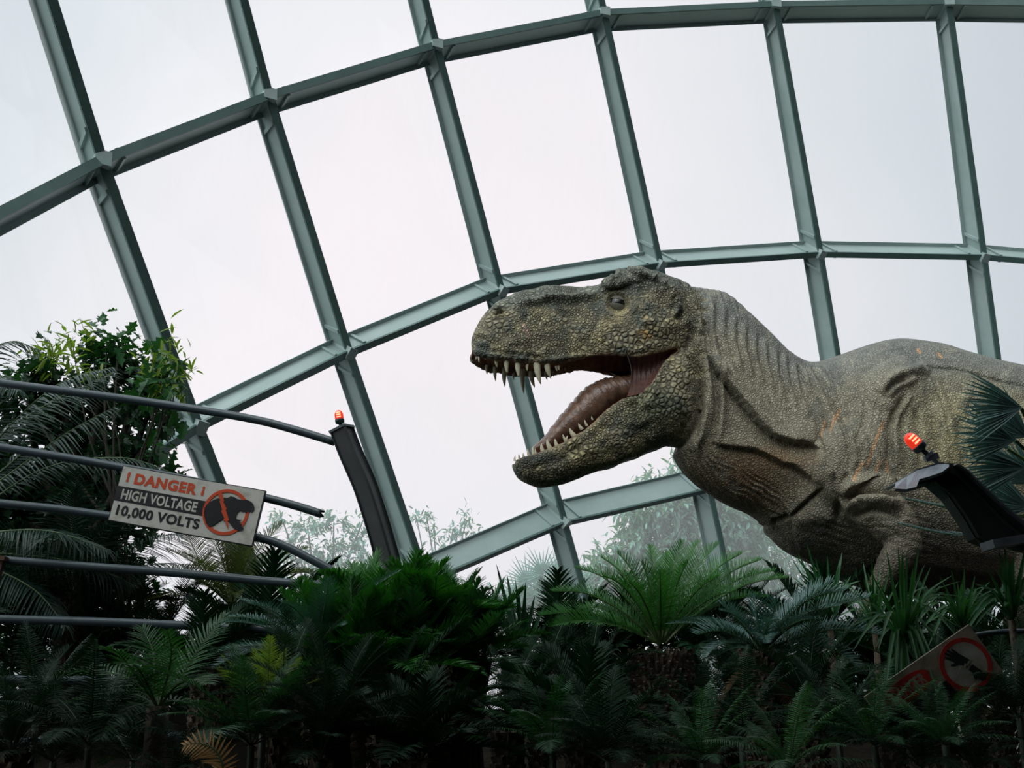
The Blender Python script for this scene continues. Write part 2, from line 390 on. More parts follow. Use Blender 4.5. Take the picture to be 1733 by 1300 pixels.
def pdist(poly):
    """distance to a traced line, position along it, and side (+ is below / right of its direction)"""
    best = np.full(nv, 1e9); par = np.zeros(nv); side = np.zeros(nv); L = 0
    P = np.array(poly, float); tot = np.sum(np.linalg.norm(np.diff(P, axis=0), axis=1))
    lo = P.min(0)-60; hi = P.max(0)+60
    idx = np.where((UV[:, 0] > lo[0]) & (UV[:, 0] < hi[0]) & (UV[:, 1] > lo[1]) & (UV[:, 1] < hi[1]))[0]
    q = UV[idx]; bb = np.full(len(idx), 1e9); pp = np.zeros(len(idx)); ss = np.zeros(len(idx))
    for a, b in zip(P[:-1], P[1:]):
        d = b-a; l = np.linalg.norm(d); t = np.clip((q-a)@d/l/l, 0, 1); r_ = q-a-np.outer(t, d); dd = np.linalg.norm(r_, axis=1)
        mm = dd < bb; bb = np.where(mm, dd, bb); pp = np.where(mm, (L+t*l)/tot, pp); ss = np.where(mm, np.sign(d[0]*r_[:, 1]-d[1]*r_[:, 0]), ss); L += l
    best[idx] = bb; par[idx] = pp; side[idx] = ss
    return best, par, side, tot
def ends(par, e_=.12): return np.clip(np.minimum(par, 1-par)/e_, 0.0, 1)**.7
D = np.zeros(nv)
nearish = np.abs(off) > .0
def groove(poly, wd, dp, e_=.15):
    global D
    d, p, s, L = pdist(poly); D -= dp*np.exp(-(d/wd)**2)*ends(p, e_)
def ridge(poly, wd, h, e_=.2):
    global D
    d, p, s, L = pdist(poly); D += h*np.exp(-(d/wd)**2)*ends(p, e_)
def flap(poly, h, fall=22, gw=3.5, gd=None, e_=.15):
    """skin fold: the left/upper side of the line swells over a deep crease"""
    global D
    d, p, s, L = pdist(poly); up = s < 0; en = ends(p, e_)
    D += np.where(up, h*np.exp(-(np.clip(d-2, 0, None)/fall)**1.3), -h*.35*np.exp(-(d/(fall*.6))**2))*en
    D -= (gd or h*.7)*np.exp(-(np.where(up, d*1.6, d)/gw)**2)*en
def knobs(poly, step, rad, h, jit=.3, seed=1):
    global D
    P = np.array(poly, float); seg = np.linalg.norm(np.diff(P, axis=0), axis=1); cum = np.r_[0, np.cumsum(seg)]
    rr = random.Random(seed); x = step/2
    while x < cum[-1]:
        i = min(np.searchsorted(cum, x)-1, len(seg)-1); c = P[i]+(P[i+1]-P[i])*(x-cum[i])/seg[i]+np.array([rr.uniform(-jit, jit), rr.uniform(-jit, jit)])*rad
        d = np.linalg.norm(UV-c, axis=1); r_ = rad*rr.uniform(.8, 1.2)
        D += 1.5*h*rr.uniform(.7, 1.2)*np.clip(1-(d/r_)**2, 0, None)**.8
        x += step*rr.uniform(.8, 1.2)
# big neck flap, throat folds
flap([(1200,600),(1211,625),(1225,647),(1248,673),(1266,695),(1292,725),(1314,741),(1340,749),(1366,752),(1390,758)], .050, 30, 3.6, .020)
flap([(1205,748),(1218,754),(1248,758),(1277,762),(1299,771),(1322,784),(1344,788),(1366,805),(1394,823)], .030, 16, 4, .014)
flap([(1336,874),(1358,854),(1380,834),(1394,823)], .018, 12, 4)
flap([(1222,606),(1219,640),(1218,688),(1216,730),(1208,760)], .018, 9, 4)
# drapes behind the jaw
for pl, wd, h in ((([(1150,484),(1166,520),(1176,560),(1183,600),(1190,651)]), 4, .018), (([(1170,500),(1185,560),(1192,606),(1203,651),(1207,695),(1203,750)]), 5, .020),
                  ([(1205,500),(1203,560),(1212,600),(1230,640)], 4, .012), ([(1196,660),(1194,700),(1186,740),(1180,780)], 4, .014)):
    ridge(pl, wd, h)
for pl, wd, h in ((([(1158,484),(1174,520),(1184,560),(1190,600),(1196,640)]), 3, .020), (([(1178,500),(1195,560),(1201,606),(1211,651),(1214,700)]), 3, .016),
                  ([(1213,504),(1212,560),(1222,600),(1240,640)], 3, .014), ([(1188,640),(1186,700),(1176,745)], 4, .022)):
    groove(pl, wd, h)
# neck: long slanting creases
for k in range(9):
    x0 = 1225+k*17; y0 = 520+k*13
    ridge([(x0, y0), (x0-2+k, y0+45), (x0+10+2*k, y0+95)], 4.5, .010+.006*((k*7) % 3)/2)
    groove([(x0+8, y0+4), (x0+7+k, y0+50), (x0+20+2*k, y0+98)], 2.8, .008)
# shoulder pleats
for pl, wd, h in (([(1351,618),(1366,662),(1381,706),(1388,747),(1396,772)], 3.5, .022), ([(1373,618),(1395,651),(1414,695),(1432,732),(1440,769),(1436,800)], 3.5, .022),
                  ([(1362,617),(1382,660),(1398,700),(1410,745)], 3, .010), ([(1392,615),(1420,655),(1440,690)], 3, .010), ([(1436,800),(1420,830),(1428,850)], 4, .02),
                  ([(1528,588),(1554,612),(1569,629)], 2.5, .012), ([(1573,634),(1584,660),(1598,697),(1609,750)], 3, .014), ([(1510,790),(1506,725),(1514,699),(1536,666)], 5, .035),
                  ([(1548,690),(1556,730),(1562,800)], 5, .018), ([(1575,700),(1590,760),(1600,820)], 5, .014), ([(1525,700),(1530,760),(1540,810)], 4, .016),
                  ([(1620,700),(1630,760),(1632,820)], 6, .010), ([(1450,640),(1470,690),(1462,740)], 6, .010)):
    groove(pl, wd, h)
    ridge([(a+7, b) for a, b in pl], 5, h*.5)
ridge([(1492,668),(1505,646),(1525,634),(1554,627),(1572,634)], 9, .040)
ridge([(1502,672),(1520,655),(1540,648),(1552,640)], 5, .022)
groove([(1498,668),(1512,652),(1532,643)], 3.5, .022)
ridge([(1569,632),(1580,658),(1595,695),(1606,747)], 5, .018)
flap([(1555,625),(1569,621),(1617,624),(1655,634),(1691,644),(1740,656)], .008, 22, 2.2, .003)
# folds over the arm
ridge([(1415,838),(1440,820),(1470,812),(1500,814),(1530,826)], 9, .050)
ridge([(1430,862),(1460,846),(1495,846),(1530,858)], 8, .040)
groove([(1425,850),(1452,834),(1490,830),(1525,842)], 4, .03)
groove([(1445,876),(1475,862),(1510,866),(1530,880)], 5, .03)
groove([(1410,800),(1416,840),(1420,880)], 5, .02)
ridge([(1340,885),(1380,872),(1415,880)], 14, .02)
groove([(1306,884),(1322,880),(1335,872)], 4, .03)
for k in range(7): groove([(1309+k*5, 880), (1312+k*4.5, 905), (1322+k*5, 935)], 2, .010)
# throat: fine gathered wrinkles running with the pouch
def region(cx, cy, rx, ry, ang=0):
    c, s = math.cos(ang), math.sin(ang); x = UV[:, 0]-cx; y = UV[:, 1]-cy
    a = (x*c+y*s)/rx; b = (-x*s+y*c)/ry
    return np.clip(1.35-np.sqrt(a*a+b*b)*1.35, 0, 1)**.6
U_, V_ = UV[:, 0], UV[:, 1]
def wrinkle(mask, ang, step, h, warp=10, seed=0):
    global D
    c, s = math.cos(ang), math.sin(ang)
    ph = (-U_*s+V_*c) + warp*vnoise(U_/38, V_/38, seed) + warp*.4*vnoise(U_/14, V_/14, seed+2)
    x = ph/step*2*math.pi
    D += mask*h*(np.abs(np.sin(x/2))**.7*2-1.2)*(.55+.45*vnoise((U_*c+V_*s)/30, ph/step, seed+4))
body = (reg == 2)
wrinkle(region(1275,830,95,42,.62)*body, .62, 9, .010, 9, 1)
wrinkle(region(1190,790,50,50,.9)*body, 1.1, 8, .009, 6, 2)
wrinkle(region(1215,560,60,110,.2)*body, 1.35, 11, .006, 6, 3)
wrinkle(region(1290,650,75,80,.7)*body, 1.1, 15, .006, 8, 4)
wrinkle(region(1300,745,80,38,.3)*body, 1.4, 12, .003, 6, 5)
wrinkle(region(1470,720,110,120,.2)*body, 1.75, 26, .006, 14, 6)
wrinkle(region(1640,720,130,110,.2)*body, 1.7, 40, .008, 20, 7)
wrinkle(region(1480,900,120,70,0)*body, .3, 14, .006, 10, 8)
wrinkle(region(1175,620,26,150,0)*body, 1.45, 8, .010, 4, 9)
# ---- head
HM = HEADM*(1-np.clip(mth*1.5, 0, 1))
Dh = D.copy(); D[:] = 0
# nasal ridge, brow line and the knobs behind the eye
ridge([(870,512),(905,508),(940,504),(975,502),(1010,502),(1026,492),(1040,478)], 5, .016)
groove([(880,521),(940,514),(1000,513),(1022,508)], 6, .016)
knobs([(890,511),(935,505),(975,502),(1010,501)], 9, 5.5, .012)
knobs([(1008,494),(1024,483),(1040,470),(1052,461),(1066,456),(1080,460),(1094,466),(1108,474)], 8, 5.5, .016, seed=2)
knobs([(1100,470),(1118,478),(1134,488),(1144,505),(1148,525),(1140,540)], 9, 6.5, .018, seed=3)
knobs([(1118,488),(1130,500),(1136,518)], 9, 5, .010, seed=5)
knobs([(1040,482),(1060,472),(1080,474)], 9, 5, .008, seed=6)
ridge([(1018,503),(1030,487),(1048,478),(1066,478),(1082,490)], 7, .020)
groove([(1086,485),(1094,500)], 7, .014)
# eye socket: lids as rings around the ball
ec = (1046, 514); du = (UV[:, 0]-ec[0]); dv = (UV[:, 1]-ec[1]); rr_ = np.sqrt((du*.93+dv*.18)**2+(dv*1.02-du*.16)**2)
D -= .055*np.exp(-(rr_/17)**4)+.02*np.exp(-(((U_-1043)/13)**2+((V_-500)/5)**2))
D += .016*np.exp(-((rr_-20.5)/3.2)**2)-.006*np.exp(-((rr_-25)/1.8)**2)+.006*np.exp(-((rr_-28.5)/2.6)**2)*(dv > 0)
groove([(1022,538),(1035,545),(1055,543),(1075,530),(1084,520)], 2, .007)
groove([(1062,499),(1074,512),(1080,508)], 2.4, .008)
# lacrimal hollow, cheek boss, ear
D -= .020*np.exp(-(((U_-985)/28)**2+((V_-528)/14)**2))
D += .020*np.exp(-(((U_-1098)/16)**2+((V_-548)/12)**2))
D += .014*np.exp(-(((U_-1020)/16)**2+((V_-575)/20)**2))
knobs([(1085,545),(1100,540),(1110,552)], 10, 7, .010, seed=8)
knobs([(1060,590),(1075,596),(1090,590),(1100,582)], 9, 5, .008, seed=9)
D -= .035*np.exp(-(((U_-1150)/7)**2+((V_-535)/10)**2))
D += .03*np.exp(-(((U_-1163)/7)**2+((V_-544)/7)**2))
# nostril
groove([(834,531),(843,526),(853,524)], 4.0, .075, .3)
ridge([(832,538),(845,533),(858,530)], 3.5, .008)
ridge([(834,524),(845,519),(857,517)], 4, .010)
# slanting folds on the snout and creases towards the mouth corner
for k, (a, b) in enumerate((((905,525),(870,560)), ((925,522),(895,570)), ((960,525),(945,560)), ((1000,520),(980,575)), ((1010,545),(985,590)), ((1030,550),(1020,590)))):
    groove([a, ((a[0]+b[0])/2+3, (a[1]+b[1])/2), b], 2.2, .007)
# lip: scutes
knobs([(803,594),(815,598),(830,601),(846,604),(862,606),(880,608),(898,610),(915,611),(930,611),(945,609),(965,606),(990,600)], 11, 7.5, .014, .12, 11)
knobs([(808,578),(822,585),(840,590),(862,593),(884,596),(906,598),(928,598)], 12, 7, .009, .3, 12)
knobs([(806,560),(818,566),(835,574),(858,580),(880,583)], 12, 6.5, .006, .4, 13)
# lower jaw lip, swollen rim and knobs at the gape
ridge([(868,786),(890,779),(915,773),(945,761),(972,748),(1000,729),(1026,704),(1050,684)], 7, .012)
groove([(875,800),(900,794),(935,783),(972,768),(1003,748),(1030,722)], 5, .007)
for k in range(15):
    t = k/14; x = 890+t*125; y = 776-t*t*38-t*12
    groove([(x, y-3), (x+3, y+8)], 1.2, .006)
knobs([(1062,682),(1078,674),(1090,668),(1102,655),(1110,640),(1120,625),(1130,612)], 11, 7, .012, .25, 14)
knobs([(1080,690),(1094,686),(1104,672),(1116,655)], 12, 8, .010, .3, 15)
knobs([(1085,705),(1096,712),(1082,720)], 12, 8, .008, .3, 16)
D += .010*vnoise(U_/22, V_/22, 3)+.004*vnoise(U_/9, V_/9, 5)
D = Dh*1.55*(1-HEADM*.85) + D*1.15*HM + (.004*vnoise(U_/40, V_/40, 7))
wrk = np.clip(mth, 0, 1); D += wrk*.004*np.sin(U_/2.2+2*vnoise(U_/12, V_/12, 9))
D[np.abs(off) < .04] *= .5
# deep crease where the jaw and skull meet the neck, thick drapes just behind it
groove([(1152,474),(1166,500),(1172,530),(1172,560),(1165,588)], 4, .045, .1)
groove([(1158,588),(1180,612),(1187,655),(1185,692),(1174,726),(1156,750),(1132,766)], 5, .055, .08)
ridge([(1170,500),(1182,540),(1184,580),(1190,610)], 6, .030, .15)
ridge([(1192,600),(1200,655),(1199,695),(1190,735),(1172,765)], 7, .038, .15)
groove([(1200,600),(1211,655),(1211,700),(1203,745)], 4, .030, .2)
ridge([(1214,610),(1222,660),(1222,710),(1214,750)], 6, .022, .2)
groove([(1186,500),(1198,550),(1200,590)], 3, .022, .2)
ridge([(1200,500),(1212,560),(1216,600)], 6, .016, .2)
V2 = V+Nn*D[:, None]
# smooth twice lightly over the whole skin to take off stair steps
me.vertices.foreach_set('co', V2.ravel()); me.update()
E_ = np.empty(len(me.edges)*2, int); me.edges.foreach_get('vertices', E_); E_ = E_.reshape(-1, 2)
deg = np.bincount(E_.ravel(), minlength=nv)[:, None]
for _ in range(1):
    S_ = np.zeros_like(V2); np.add.at(S_, E_[:, 0], V2[E_[:, 1]]); np.add.at(S_, E_[:, 1], V2[E_[:, 0]]); V2 = V2*.6+.4*S_/deg
me.vertices.foreach_set('co', V2.ravel())
# ---- skin colours (pigment only)
def mixc(a, b, t): return a*(1-t[:, None])+np.array(b)[None]*t[:, None]
sst = lambda x, a, b: (lambda t: t*t*(3-2*t))(np.clip((x-a)/(b-a), 0, 1))
n1 = vnoise(U_/33, V_/33, 1)*.6+vnoise(U_/13, V_/13, 2)*.4; n2 = vnoise(U_/20, V_/20, 6)*.6+vnoise(U_/8, V_/8, 8)*.4; n3 = vnoise(U_/60, V_/60, 11)
C_ = np.tile(np.array([.185, .166, .118]), (nv, 1))
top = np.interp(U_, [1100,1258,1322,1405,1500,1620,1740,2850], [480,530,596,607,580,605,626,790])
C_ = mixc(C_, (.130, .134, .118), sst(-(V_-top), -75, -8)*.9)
C_ = mixc(C_, (.27, .235, .12), np.clip(1.2-np.hypot((U_-1640)/120, (V_-745)/110), 0, 1)*.85)
C_ = mixc(C_, (.115, .074, .038), np.clip(1.25-np.hypot((U_-1260)/120, (V_-815)/70), 0, 1))
C_ = mixc(C_, (.20, .125, .065), np.clip(1.1-np.hypot((U_-1310)/95, (V_-775)/28), 0, 1)*.7)
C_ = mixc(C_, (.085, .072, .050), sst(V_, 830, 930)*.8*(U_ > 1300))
C_ = mixc(C_, (.07, .075, .07), sst(n1, .15, .6)*.45)
C_ = mixc(C_, (.30, .27, .19), sst(n2, .25, .7)*.30)
H_ = np.tile(np.array([.185, .170, .120]), (nv, 1))
H_ = mixc(H_, (.31, .27, .165), sst(n1, .05, .5)*.75)
H_ = mixc(H_, (.062, .080, .075), sst(-n1, .10, .55)*.75)
H_ = mixc(H_, (.30, .19, .07), sst(n2, .2, .6)*np.clip(1.3-np.hypot((U_-1095)/40, (V_-560)/30), 0, 1))
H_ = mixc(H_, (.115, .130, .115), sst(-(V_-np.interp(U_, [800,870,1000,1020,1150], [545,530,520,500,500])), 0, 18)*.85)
lipd = np.abs(V_-np.interp(U_, [800,845,912,963,1041,1150], [596,605,611,608,598,588]))
H_ = mixc(H_, (.045, .065, .062), np.exp(-(lipd/11)**2)*(.55+.45*n2)*(reg == 0)*(U_ < 960))
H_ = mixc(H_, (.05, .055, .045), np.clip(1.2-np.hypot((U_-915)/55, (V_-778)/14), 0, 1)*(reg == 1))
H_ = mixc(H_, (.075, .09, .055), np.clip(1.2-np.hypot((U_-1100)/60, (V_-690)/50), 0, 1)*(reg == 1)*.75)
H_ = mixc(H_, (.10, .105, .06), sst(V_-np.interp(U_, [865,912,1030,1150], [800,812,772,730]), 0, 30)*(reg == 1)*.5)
H_ = mixc(H_, (.31, .28, .14), np.clip(1.1-np.hypot((U_-1010)/60, (V_-765)/22), 0, 1)*(reg == 1)*sst(n2, -.3, .4)*.8)
Mo = np.tile(np.array([.52, .26, .18]), (nv, 1)); Mo = mixc(Mo, (.16, .07, .05), sst(n2, -.2, .6)*.7)
hm_ = HEADM.copy()
for _ in range(6):
    S_ = np.zeros(nv); np.add.at(S_, E_[:, 0], hm_[E_[:, 1]]); np.add.at(S_, E_[:, 1], hm_[E_[:, 0]]); hm_ = hm_*.5+.5*S_/deg[:, 0]
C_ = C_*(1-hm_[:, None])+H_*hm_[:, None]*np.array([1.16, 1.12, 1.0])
inner = np.clip(mth, 0, 1)
inner = np.where((np.abs(off) < .26) & (reg == 2) & (U_ < 1160) & (V_ < 700), 1, inner)
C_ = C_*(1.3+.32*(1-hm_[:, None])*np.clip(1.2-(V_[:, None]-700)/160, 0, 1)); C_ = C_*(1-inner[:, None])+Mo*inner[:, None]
# healed scratches, orange brown
SCAR = [[(1390,745),(1394,725),(1396,712)], [(1405,730),(1412,710),(1422,692)], [(1467,790),(1477,758),(1488,730),(1498,712)], [(1441,815),(1452,797),(1462,780)], [(1480,800),(1486,788),(1490,778)],
        [(1500,812),(1501,790),(1504,775)], [(1552,590),(1558,598)], [(1586,597),(1594,607)], [(884,545),(890,558),(897,573)], [(886,560),(896,562)]]
for k, pl in enumerate(SCAR):
    d, p, s, L = pdist(pl); wd = (2.3 if k < 8 else 2.0)*np.clip(np.minimum(p, 1-p)*5+.35, 0, 1)
    t = np.clip(1.25-d/np.maximum(wd, .1)*.75, 0, 1)
    C_ = mixc(C_, (.66, .36, .17) if k < 8 else (.66, .42, .33), np.clip(t, 0, 1)*.9)
att = me.color_attributes.new('hide', 'FLOAT_COLOR', 'POINT')
big = hm_*(1-inner)
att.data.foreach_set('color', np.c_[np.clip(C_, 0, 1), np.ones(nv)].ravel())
a2 = me.attributes.new('scale_size', 'FLOAT', 'POINT')
eyez = np.clip(1-np.hypot((U_-1050)/45, (V_-525)/35), 0, 1)
a2.data.foreach_set('value', np.clip(big-eyez*1.2, 0, 1))
a3 = me.attributes.new('wet', 'FLOAT', 'POINT'); a3.data.foreach_set('value', inner)
me.polygons.foreach_set('use_smooth', [True]*len(me.polygons))
# hide material: pebbled scales, large on the head, fine on the neck and trunk
hm = bpy.data.materials.new('scaly_hide'); hm.use_nodes = True; h = hm.node_tree; hb = h.nodes['Principled BSDF']
L_ = h.links.new
A1 = N(h, 'ShaderNodeAttribute', attribute_name='hide'); A2 = N(h, 'ShaderNodeAttribute', attribute_name='scale_size'); A3 = N(h, 'ShaderNodeAttribute', attribute_name='wet')
T_ = N(h, 'ShaderNodeTexCoord')
wz = N(h, 'ShaderNodeTexNoise'); wz.inputs['Scale'].default_value = 9; L_(T_.outputs['Object'], wz.inputs['Vector'])
wm = N(h, 'ShaderNodeVectorMath', operation='MULTIPLY_ADD'); wm.inputs[1].default_value = (.03, .03, .03); L_(wz.outputs['Color'], wm.inputs[0]); L_(T_.outputs['Object'], wm.inputs[2])
def vor(scale):
    a = N(h, 'ShaderNodeTexVoronoi', feature='DISTANCE_TO_EDGE'); a.inputs['Scale'].default_value = scale; L_(wm.outputs[0], a.inputs['Vector'])
    r = N(h, 'ShaderNodeMapRange', interpolation_type='SMOOTHSTEP'); r.inputs[1].default_value = 0; r.inputs[2].default_value = .30; L_(a.outputs['Distance'], r.inputs[0])
    return r
big1, big2, fine = vor(26), vor(48), vor(52)
nz_ = N(h, 'ShaderNodeTexNoise'); nz_.inputs['Scale'].default_value = 3.5; L_(T_.outputs['Object'], nz_.inputs['Vector'])
nr_ = N(h, 'ShaderNodeMapRange'); nr_.inputs[1].default_value = .42; nr_.inputs[2].default_value = .58; L_(nz_.outputs['Fac'], nr_.inputs[0])
def mixf(f, a, b):
    m = N(h, 'ShaderNodeMix', data_type='FLOAT'); L_(f, m.inputs['Factor'])
    for s_, x in (('A', a), ('B', b)):
        if isinstance(x, float): m.inputs[s_].default_value = x
        else: L_(x, m.inputs[s_])
    return m.outputs['Result']
bigm = mixf(nr_.outputs[0], big1.outputs[0], big2.outputs[0])
hgt = mixf(A2.outputs['Fac'], fine.outputs[0], bigm)
hgt = mixf(A3.outputs['Fac'], hgt, .5)
amp = mixf(A2.outputs['Fac'], .0055, .012)
bp = N(h, 'ShaderNodeBump'); bp.inputs['Strength'].default_value = .9; L_(hgt, bp.inputs['Height']); L_(amp, bp.inputs['Distance'])
# colour runs darker in the seams between scales and differs a little from scale to scale
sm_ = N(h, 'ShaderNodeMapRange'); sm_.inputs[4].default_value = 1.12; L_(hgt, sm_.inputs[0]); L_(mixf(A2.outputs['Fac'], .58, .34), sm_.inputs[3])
vc = N(h, 'ShaderNodeTexVoronoi'); vc.inputs['Scale'].default_value = 26; L_(wm.outputs[0], vc.inputs['Vector'])
hv = N(h, 'ShaderNodeSeparateColor'); L_(vc.outputs['Color'], hv.inputs[0])
hr = N(h, 'ShaderNodeMapRange'); hr.inputs[3].default_value = .78; hr.inputs[4].default_value = 1.22; L_(hv.outputs[0], hr.inputs[0])
hr2 = mixf(A2.outputs['Fac'], 1.0, hr.outputs[0])
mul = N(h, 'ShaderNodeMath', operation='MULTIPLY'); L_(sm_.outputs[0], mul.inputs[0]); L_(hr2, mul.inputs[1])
gr_ = N(h, 'ShaderNodeTexNoise'); gr_.inputs['Scale'].default_value = 22; gr_.inputs['Detail'].default_value = 6; L_(T_.outputs['Object'], gr_.inputs['Vector'])
grr = N(h, 'ShaderNodeMapRange'); grr.inputs[1].default_value = .3; grr.inputs[2].default_value = .7; grr.inputs[3].default_value = .75; grr.inputs[4].default_value = 1.25; L_(gr_.outputs['Fac'], grr.inputs[0])
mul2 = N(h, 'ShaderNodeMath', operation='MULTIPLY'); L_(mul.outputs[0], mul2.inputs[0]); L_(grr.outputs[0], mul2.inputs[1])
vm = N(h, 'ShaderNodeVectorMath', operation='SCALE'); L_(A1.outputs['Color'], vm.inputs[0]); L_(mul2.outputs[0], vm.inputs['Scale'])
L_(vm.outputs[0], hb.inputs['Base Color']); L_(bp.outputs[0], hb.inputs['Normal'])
L_(mixf(A3.outputs['Fac'], .58, .32), hb.inputs['Roughness']); hb.inputs['Specular IOR Level'].default_value = .4
me.materials.clear(); me.materials.append(hm); me.name = 'body'
feet = SP(1880, 800, 0); base = Vector((feet.x, feet.y, 0))
dino = empty('tyrannosaurus', base, 'huge grey-brown tyrannosaurus with open toothed jaws rising above the foliage before the glass', 'dinosaur')
me.transform(Matrix.Translation(-base))
body_o = bpy.data.objects.new('body', me); COL.objects.link(body_o); body_o.parent = dino
# ---- teeth
ivory = mat('tooth_ivory', (.56, .52, .38), rough=.35, noise=(25, (.36, .30, .19), .4, .75))
def tooth(b, t, wpx, offs, label=None):
    B = SP(*b, offs); T = SP(*t, offs); ax = T-B; Ln = ax.length; B = B-ax*.22
    side = ax.normalized().cross(HN).normalized(); back = side if side.dot(HX) > 0 else -side
    m = MB(); R = wpx*.0043/2*1.15; n = 10; vs = []; fs = []; K = 7
    for i in range(K):
        q = i/K; c = B.lerp(T, q)+back*(-.22*R*math.sin(q*math.pi)*1.2); r_ = R*(1-q**1.7)**.75
        for j in range(n):
            a = 2*math.pi*j/n; vs.append(c+HX*(0)+side*(math.cos(a)*r_)+HN*(math.sin(a)*r_*.75))
    vs.append(T)
    for i in range(K-1):
        for j in range(n): fs.append((i*n+j, i*n+(j+1) % n, (i+1)*n+(j+1) % n, (i+1)*n+j))
    for j in range(n): fs.append(((K-1)*n+j, (K-1)*n+(j+1) % n, K*n))
    m.add(vs, fs); o = m.build('tooth', ivory, dino, True, origin=base); o.location = (0, 0, 0)
    return o
def z5(x, y): return (780+x/4.332, 560+y/4.332)
def wat(u, tab): return float(np.interp(u, [a for a, b in tab], [b for a, b in tab]))
WU = [(B[0], w_) for T, B, w_ in HEAD]; WL = [(T[0], w_) for T, B, w_ in JAW]
for bx, by, tx, ty, wd in ((125,165,110,218,4),(135,165,135,240,5),(180,175,182,215,4),(262,205,268,272,7),(338,222,342,318,8.5),(422,240,426,345,9.5),(487,255,488,297,5),(562,262,588,397,11.5),(636,262,660,352,9.5),(700,265,708,298,4),(718,262,722,292,4)):
    u, v = z5(bx, by); tooth((u, v), z5(tx, ty), wd, -wat(u, WU)*.78)
for bx, by, tx, ty, wd in ((190,265,193,322,5),(252,285,257,374,7),(323,298,322,413,9),(388,320,389,362,4),(455,315,462,467,9.5),(518,318,542,418,9.5),(625,305,633,364,5.5),(675,295,680,338,4.5),(765,275,770,296,3.5)):
    u, v = z5(bx, by); tooth((u, v), z5(tx, ty), wd, wat(u, WU)*.72)
for bx, by, tx, ty, wd in ((395,945,399,912,3.5),(432,935,424,902,4),(463,925,457,893,4),(500,912,490,866,5),(535,900,530,843,5),(550,895,546,860,3.5),(603,880,590,823,7),(658,865,630,793,8.5),(708,845,690,790,7),(770,805,746,757,5),(776,800,784,766,4),(830,765,796,713,8.5),(885,715,861,678,6),(922,690,907,652,4.5),(965,648,958,625,3)):
    u, v = z5(bx, by); tooth((u, v), z5(tx, ty), wd, -wat(u, WL)*.70)
# ---- tongue, cheek skin, eye
def surf_attr_mat(name, c1, c2, sc, rough):
    return mat(name, c1, rough=rough, noise=(sc, c2, .35, .7), bump=(60, .5, .01))
flesh = surf_attr_mat('wet_tongue', (.19, .105, .068), (.08, .045, .033), 14, .22)
pink = surf_attr_mat('cheek_lining', (.12, .050, .038), (.06, .028, .022), 9, .4)
SRC2 = []
tm = MB()
TG = [((898,761),(903,768),.03),((905,753),(910,766),.055),((919,741),(932,762),.085),((942,711),(957,750),.115),((965,684),(985,735),.135),((988,659),(1012,715),.145),((1011,646),(1040,692),.155),((1032,641),(1062,688),.16),((1062,638),(1080,680),.16),((1090,640),(1100,670),.15)]
secs = resample(TG, 8); half = prof('oval'); vs = []; nR = 2*len(half)-2
for i, (T, B, wd) in enumerate(secs):
    T3, B3 = SP(*T), SP(*B); rip = 1+.05*math.sin(i*2.2)+.03*math.sin(i*5.1+1)
    rg = [B3.lerp(T3, .5+(c-.5)*rip)-HN*l*wd*rip for c, l in half]+[B3.lerp(T3, .5+(c-.5)*rip)+HN*l*wd*rip for c, l in half[-2:0:-1]]
    vs += rg
fs = [(i*nR+k, i*nR+(k+1) % nR, (i+1)*nR+(k+1) % nR, (i+1)*nR+k) for i in range(len(secs)-1) for k in range(nR)]
fs += [tuple(range(nR-1, -1, -1)), tuple((len(secs)-1)*nR+k for k in range(nR))]
tm.add(vs, fs); o = tm.build('tongue', flesh, dino, True, origin=base); o.location = (0, 0, 0)
def cheek(s):
    up = [(1058,596),(1075,598),(1095,597),(1115,594),(1135,590),(1152,586)]; lo = [(1060,672),(1074,670),(1092,664),(1108,645),(1124,618),(1150,594)]
    m = MB(); nu, nvv = 40, 16; vs = []
    for i in range(nu+1):
        a = i/nu*5; k = min(int(a), 4); t = a-k; p = [lerp(up[k][q], up[k+1][q], t) for q in (0, 1)]; q_ = [lerp(lo[k][q], lo[k+1][q], t) for q in (0, 1)]
        for j in range(nvv+1):
            b = j/nvv; x = lerp(p[0], q_[0], b)+9*math.sin(b*math.pi)*(1-i/nu); y = lerp(p[1], q_[1], b)
            o_ = lerp(.275, .285, b)-.07*math.sin(b*math.pi)-.05*(1-i/nu)*math.sin(b*math.pi)+.006*math.sin(i*1.6+2*math.sin(b*4))-.03
            pnt = SP(x, y, -o_)
            if s > 0: pnt = pnt+HN*(2*o_)
            vs.append(pnt)
    th = [v_+HN*(.02*(-s)*-1) for v_ in vs]; n0 = len(vs); W = nvv+1
    fs = []
    for i in range(nu):
        for j in range(nvv):
            q = (i*W+j, i*W+j+1, (i+1)*W+j+1, (i+1)*W+j); fs.append(q); fs.append(tuple(n0+z for z in q[::-1]))
    for i in range(nu):
        for j in (0, nvv): fs.append((i*W+j, (i+1)*W+j, n0+(i+1)*W+j, n0+i*W+j))
    for j in range(nvv):
        for i in (0, nu): fs.append((i*W+j, i*W+j+1, n0+i*W+j+1, n0+i*W+j))
    m.add(vs+th, fs); o = m.build('cheek_skin', pink, dino, True, origin=base); o.location = (0, 0, 0)
for s in (-1, 1): cheek(s)
eyem = mat('dark_eye', (.010, .010, .008), rough=.18, spec=.7, noise=(30, (.05, .045, .025), .5, .75))
lidm = mat('eyelid_skin', (.17, .16, .12), rough=.5, bump=(90, .6, .006), noise=(20, (.11, .11, .09), .4, .7))
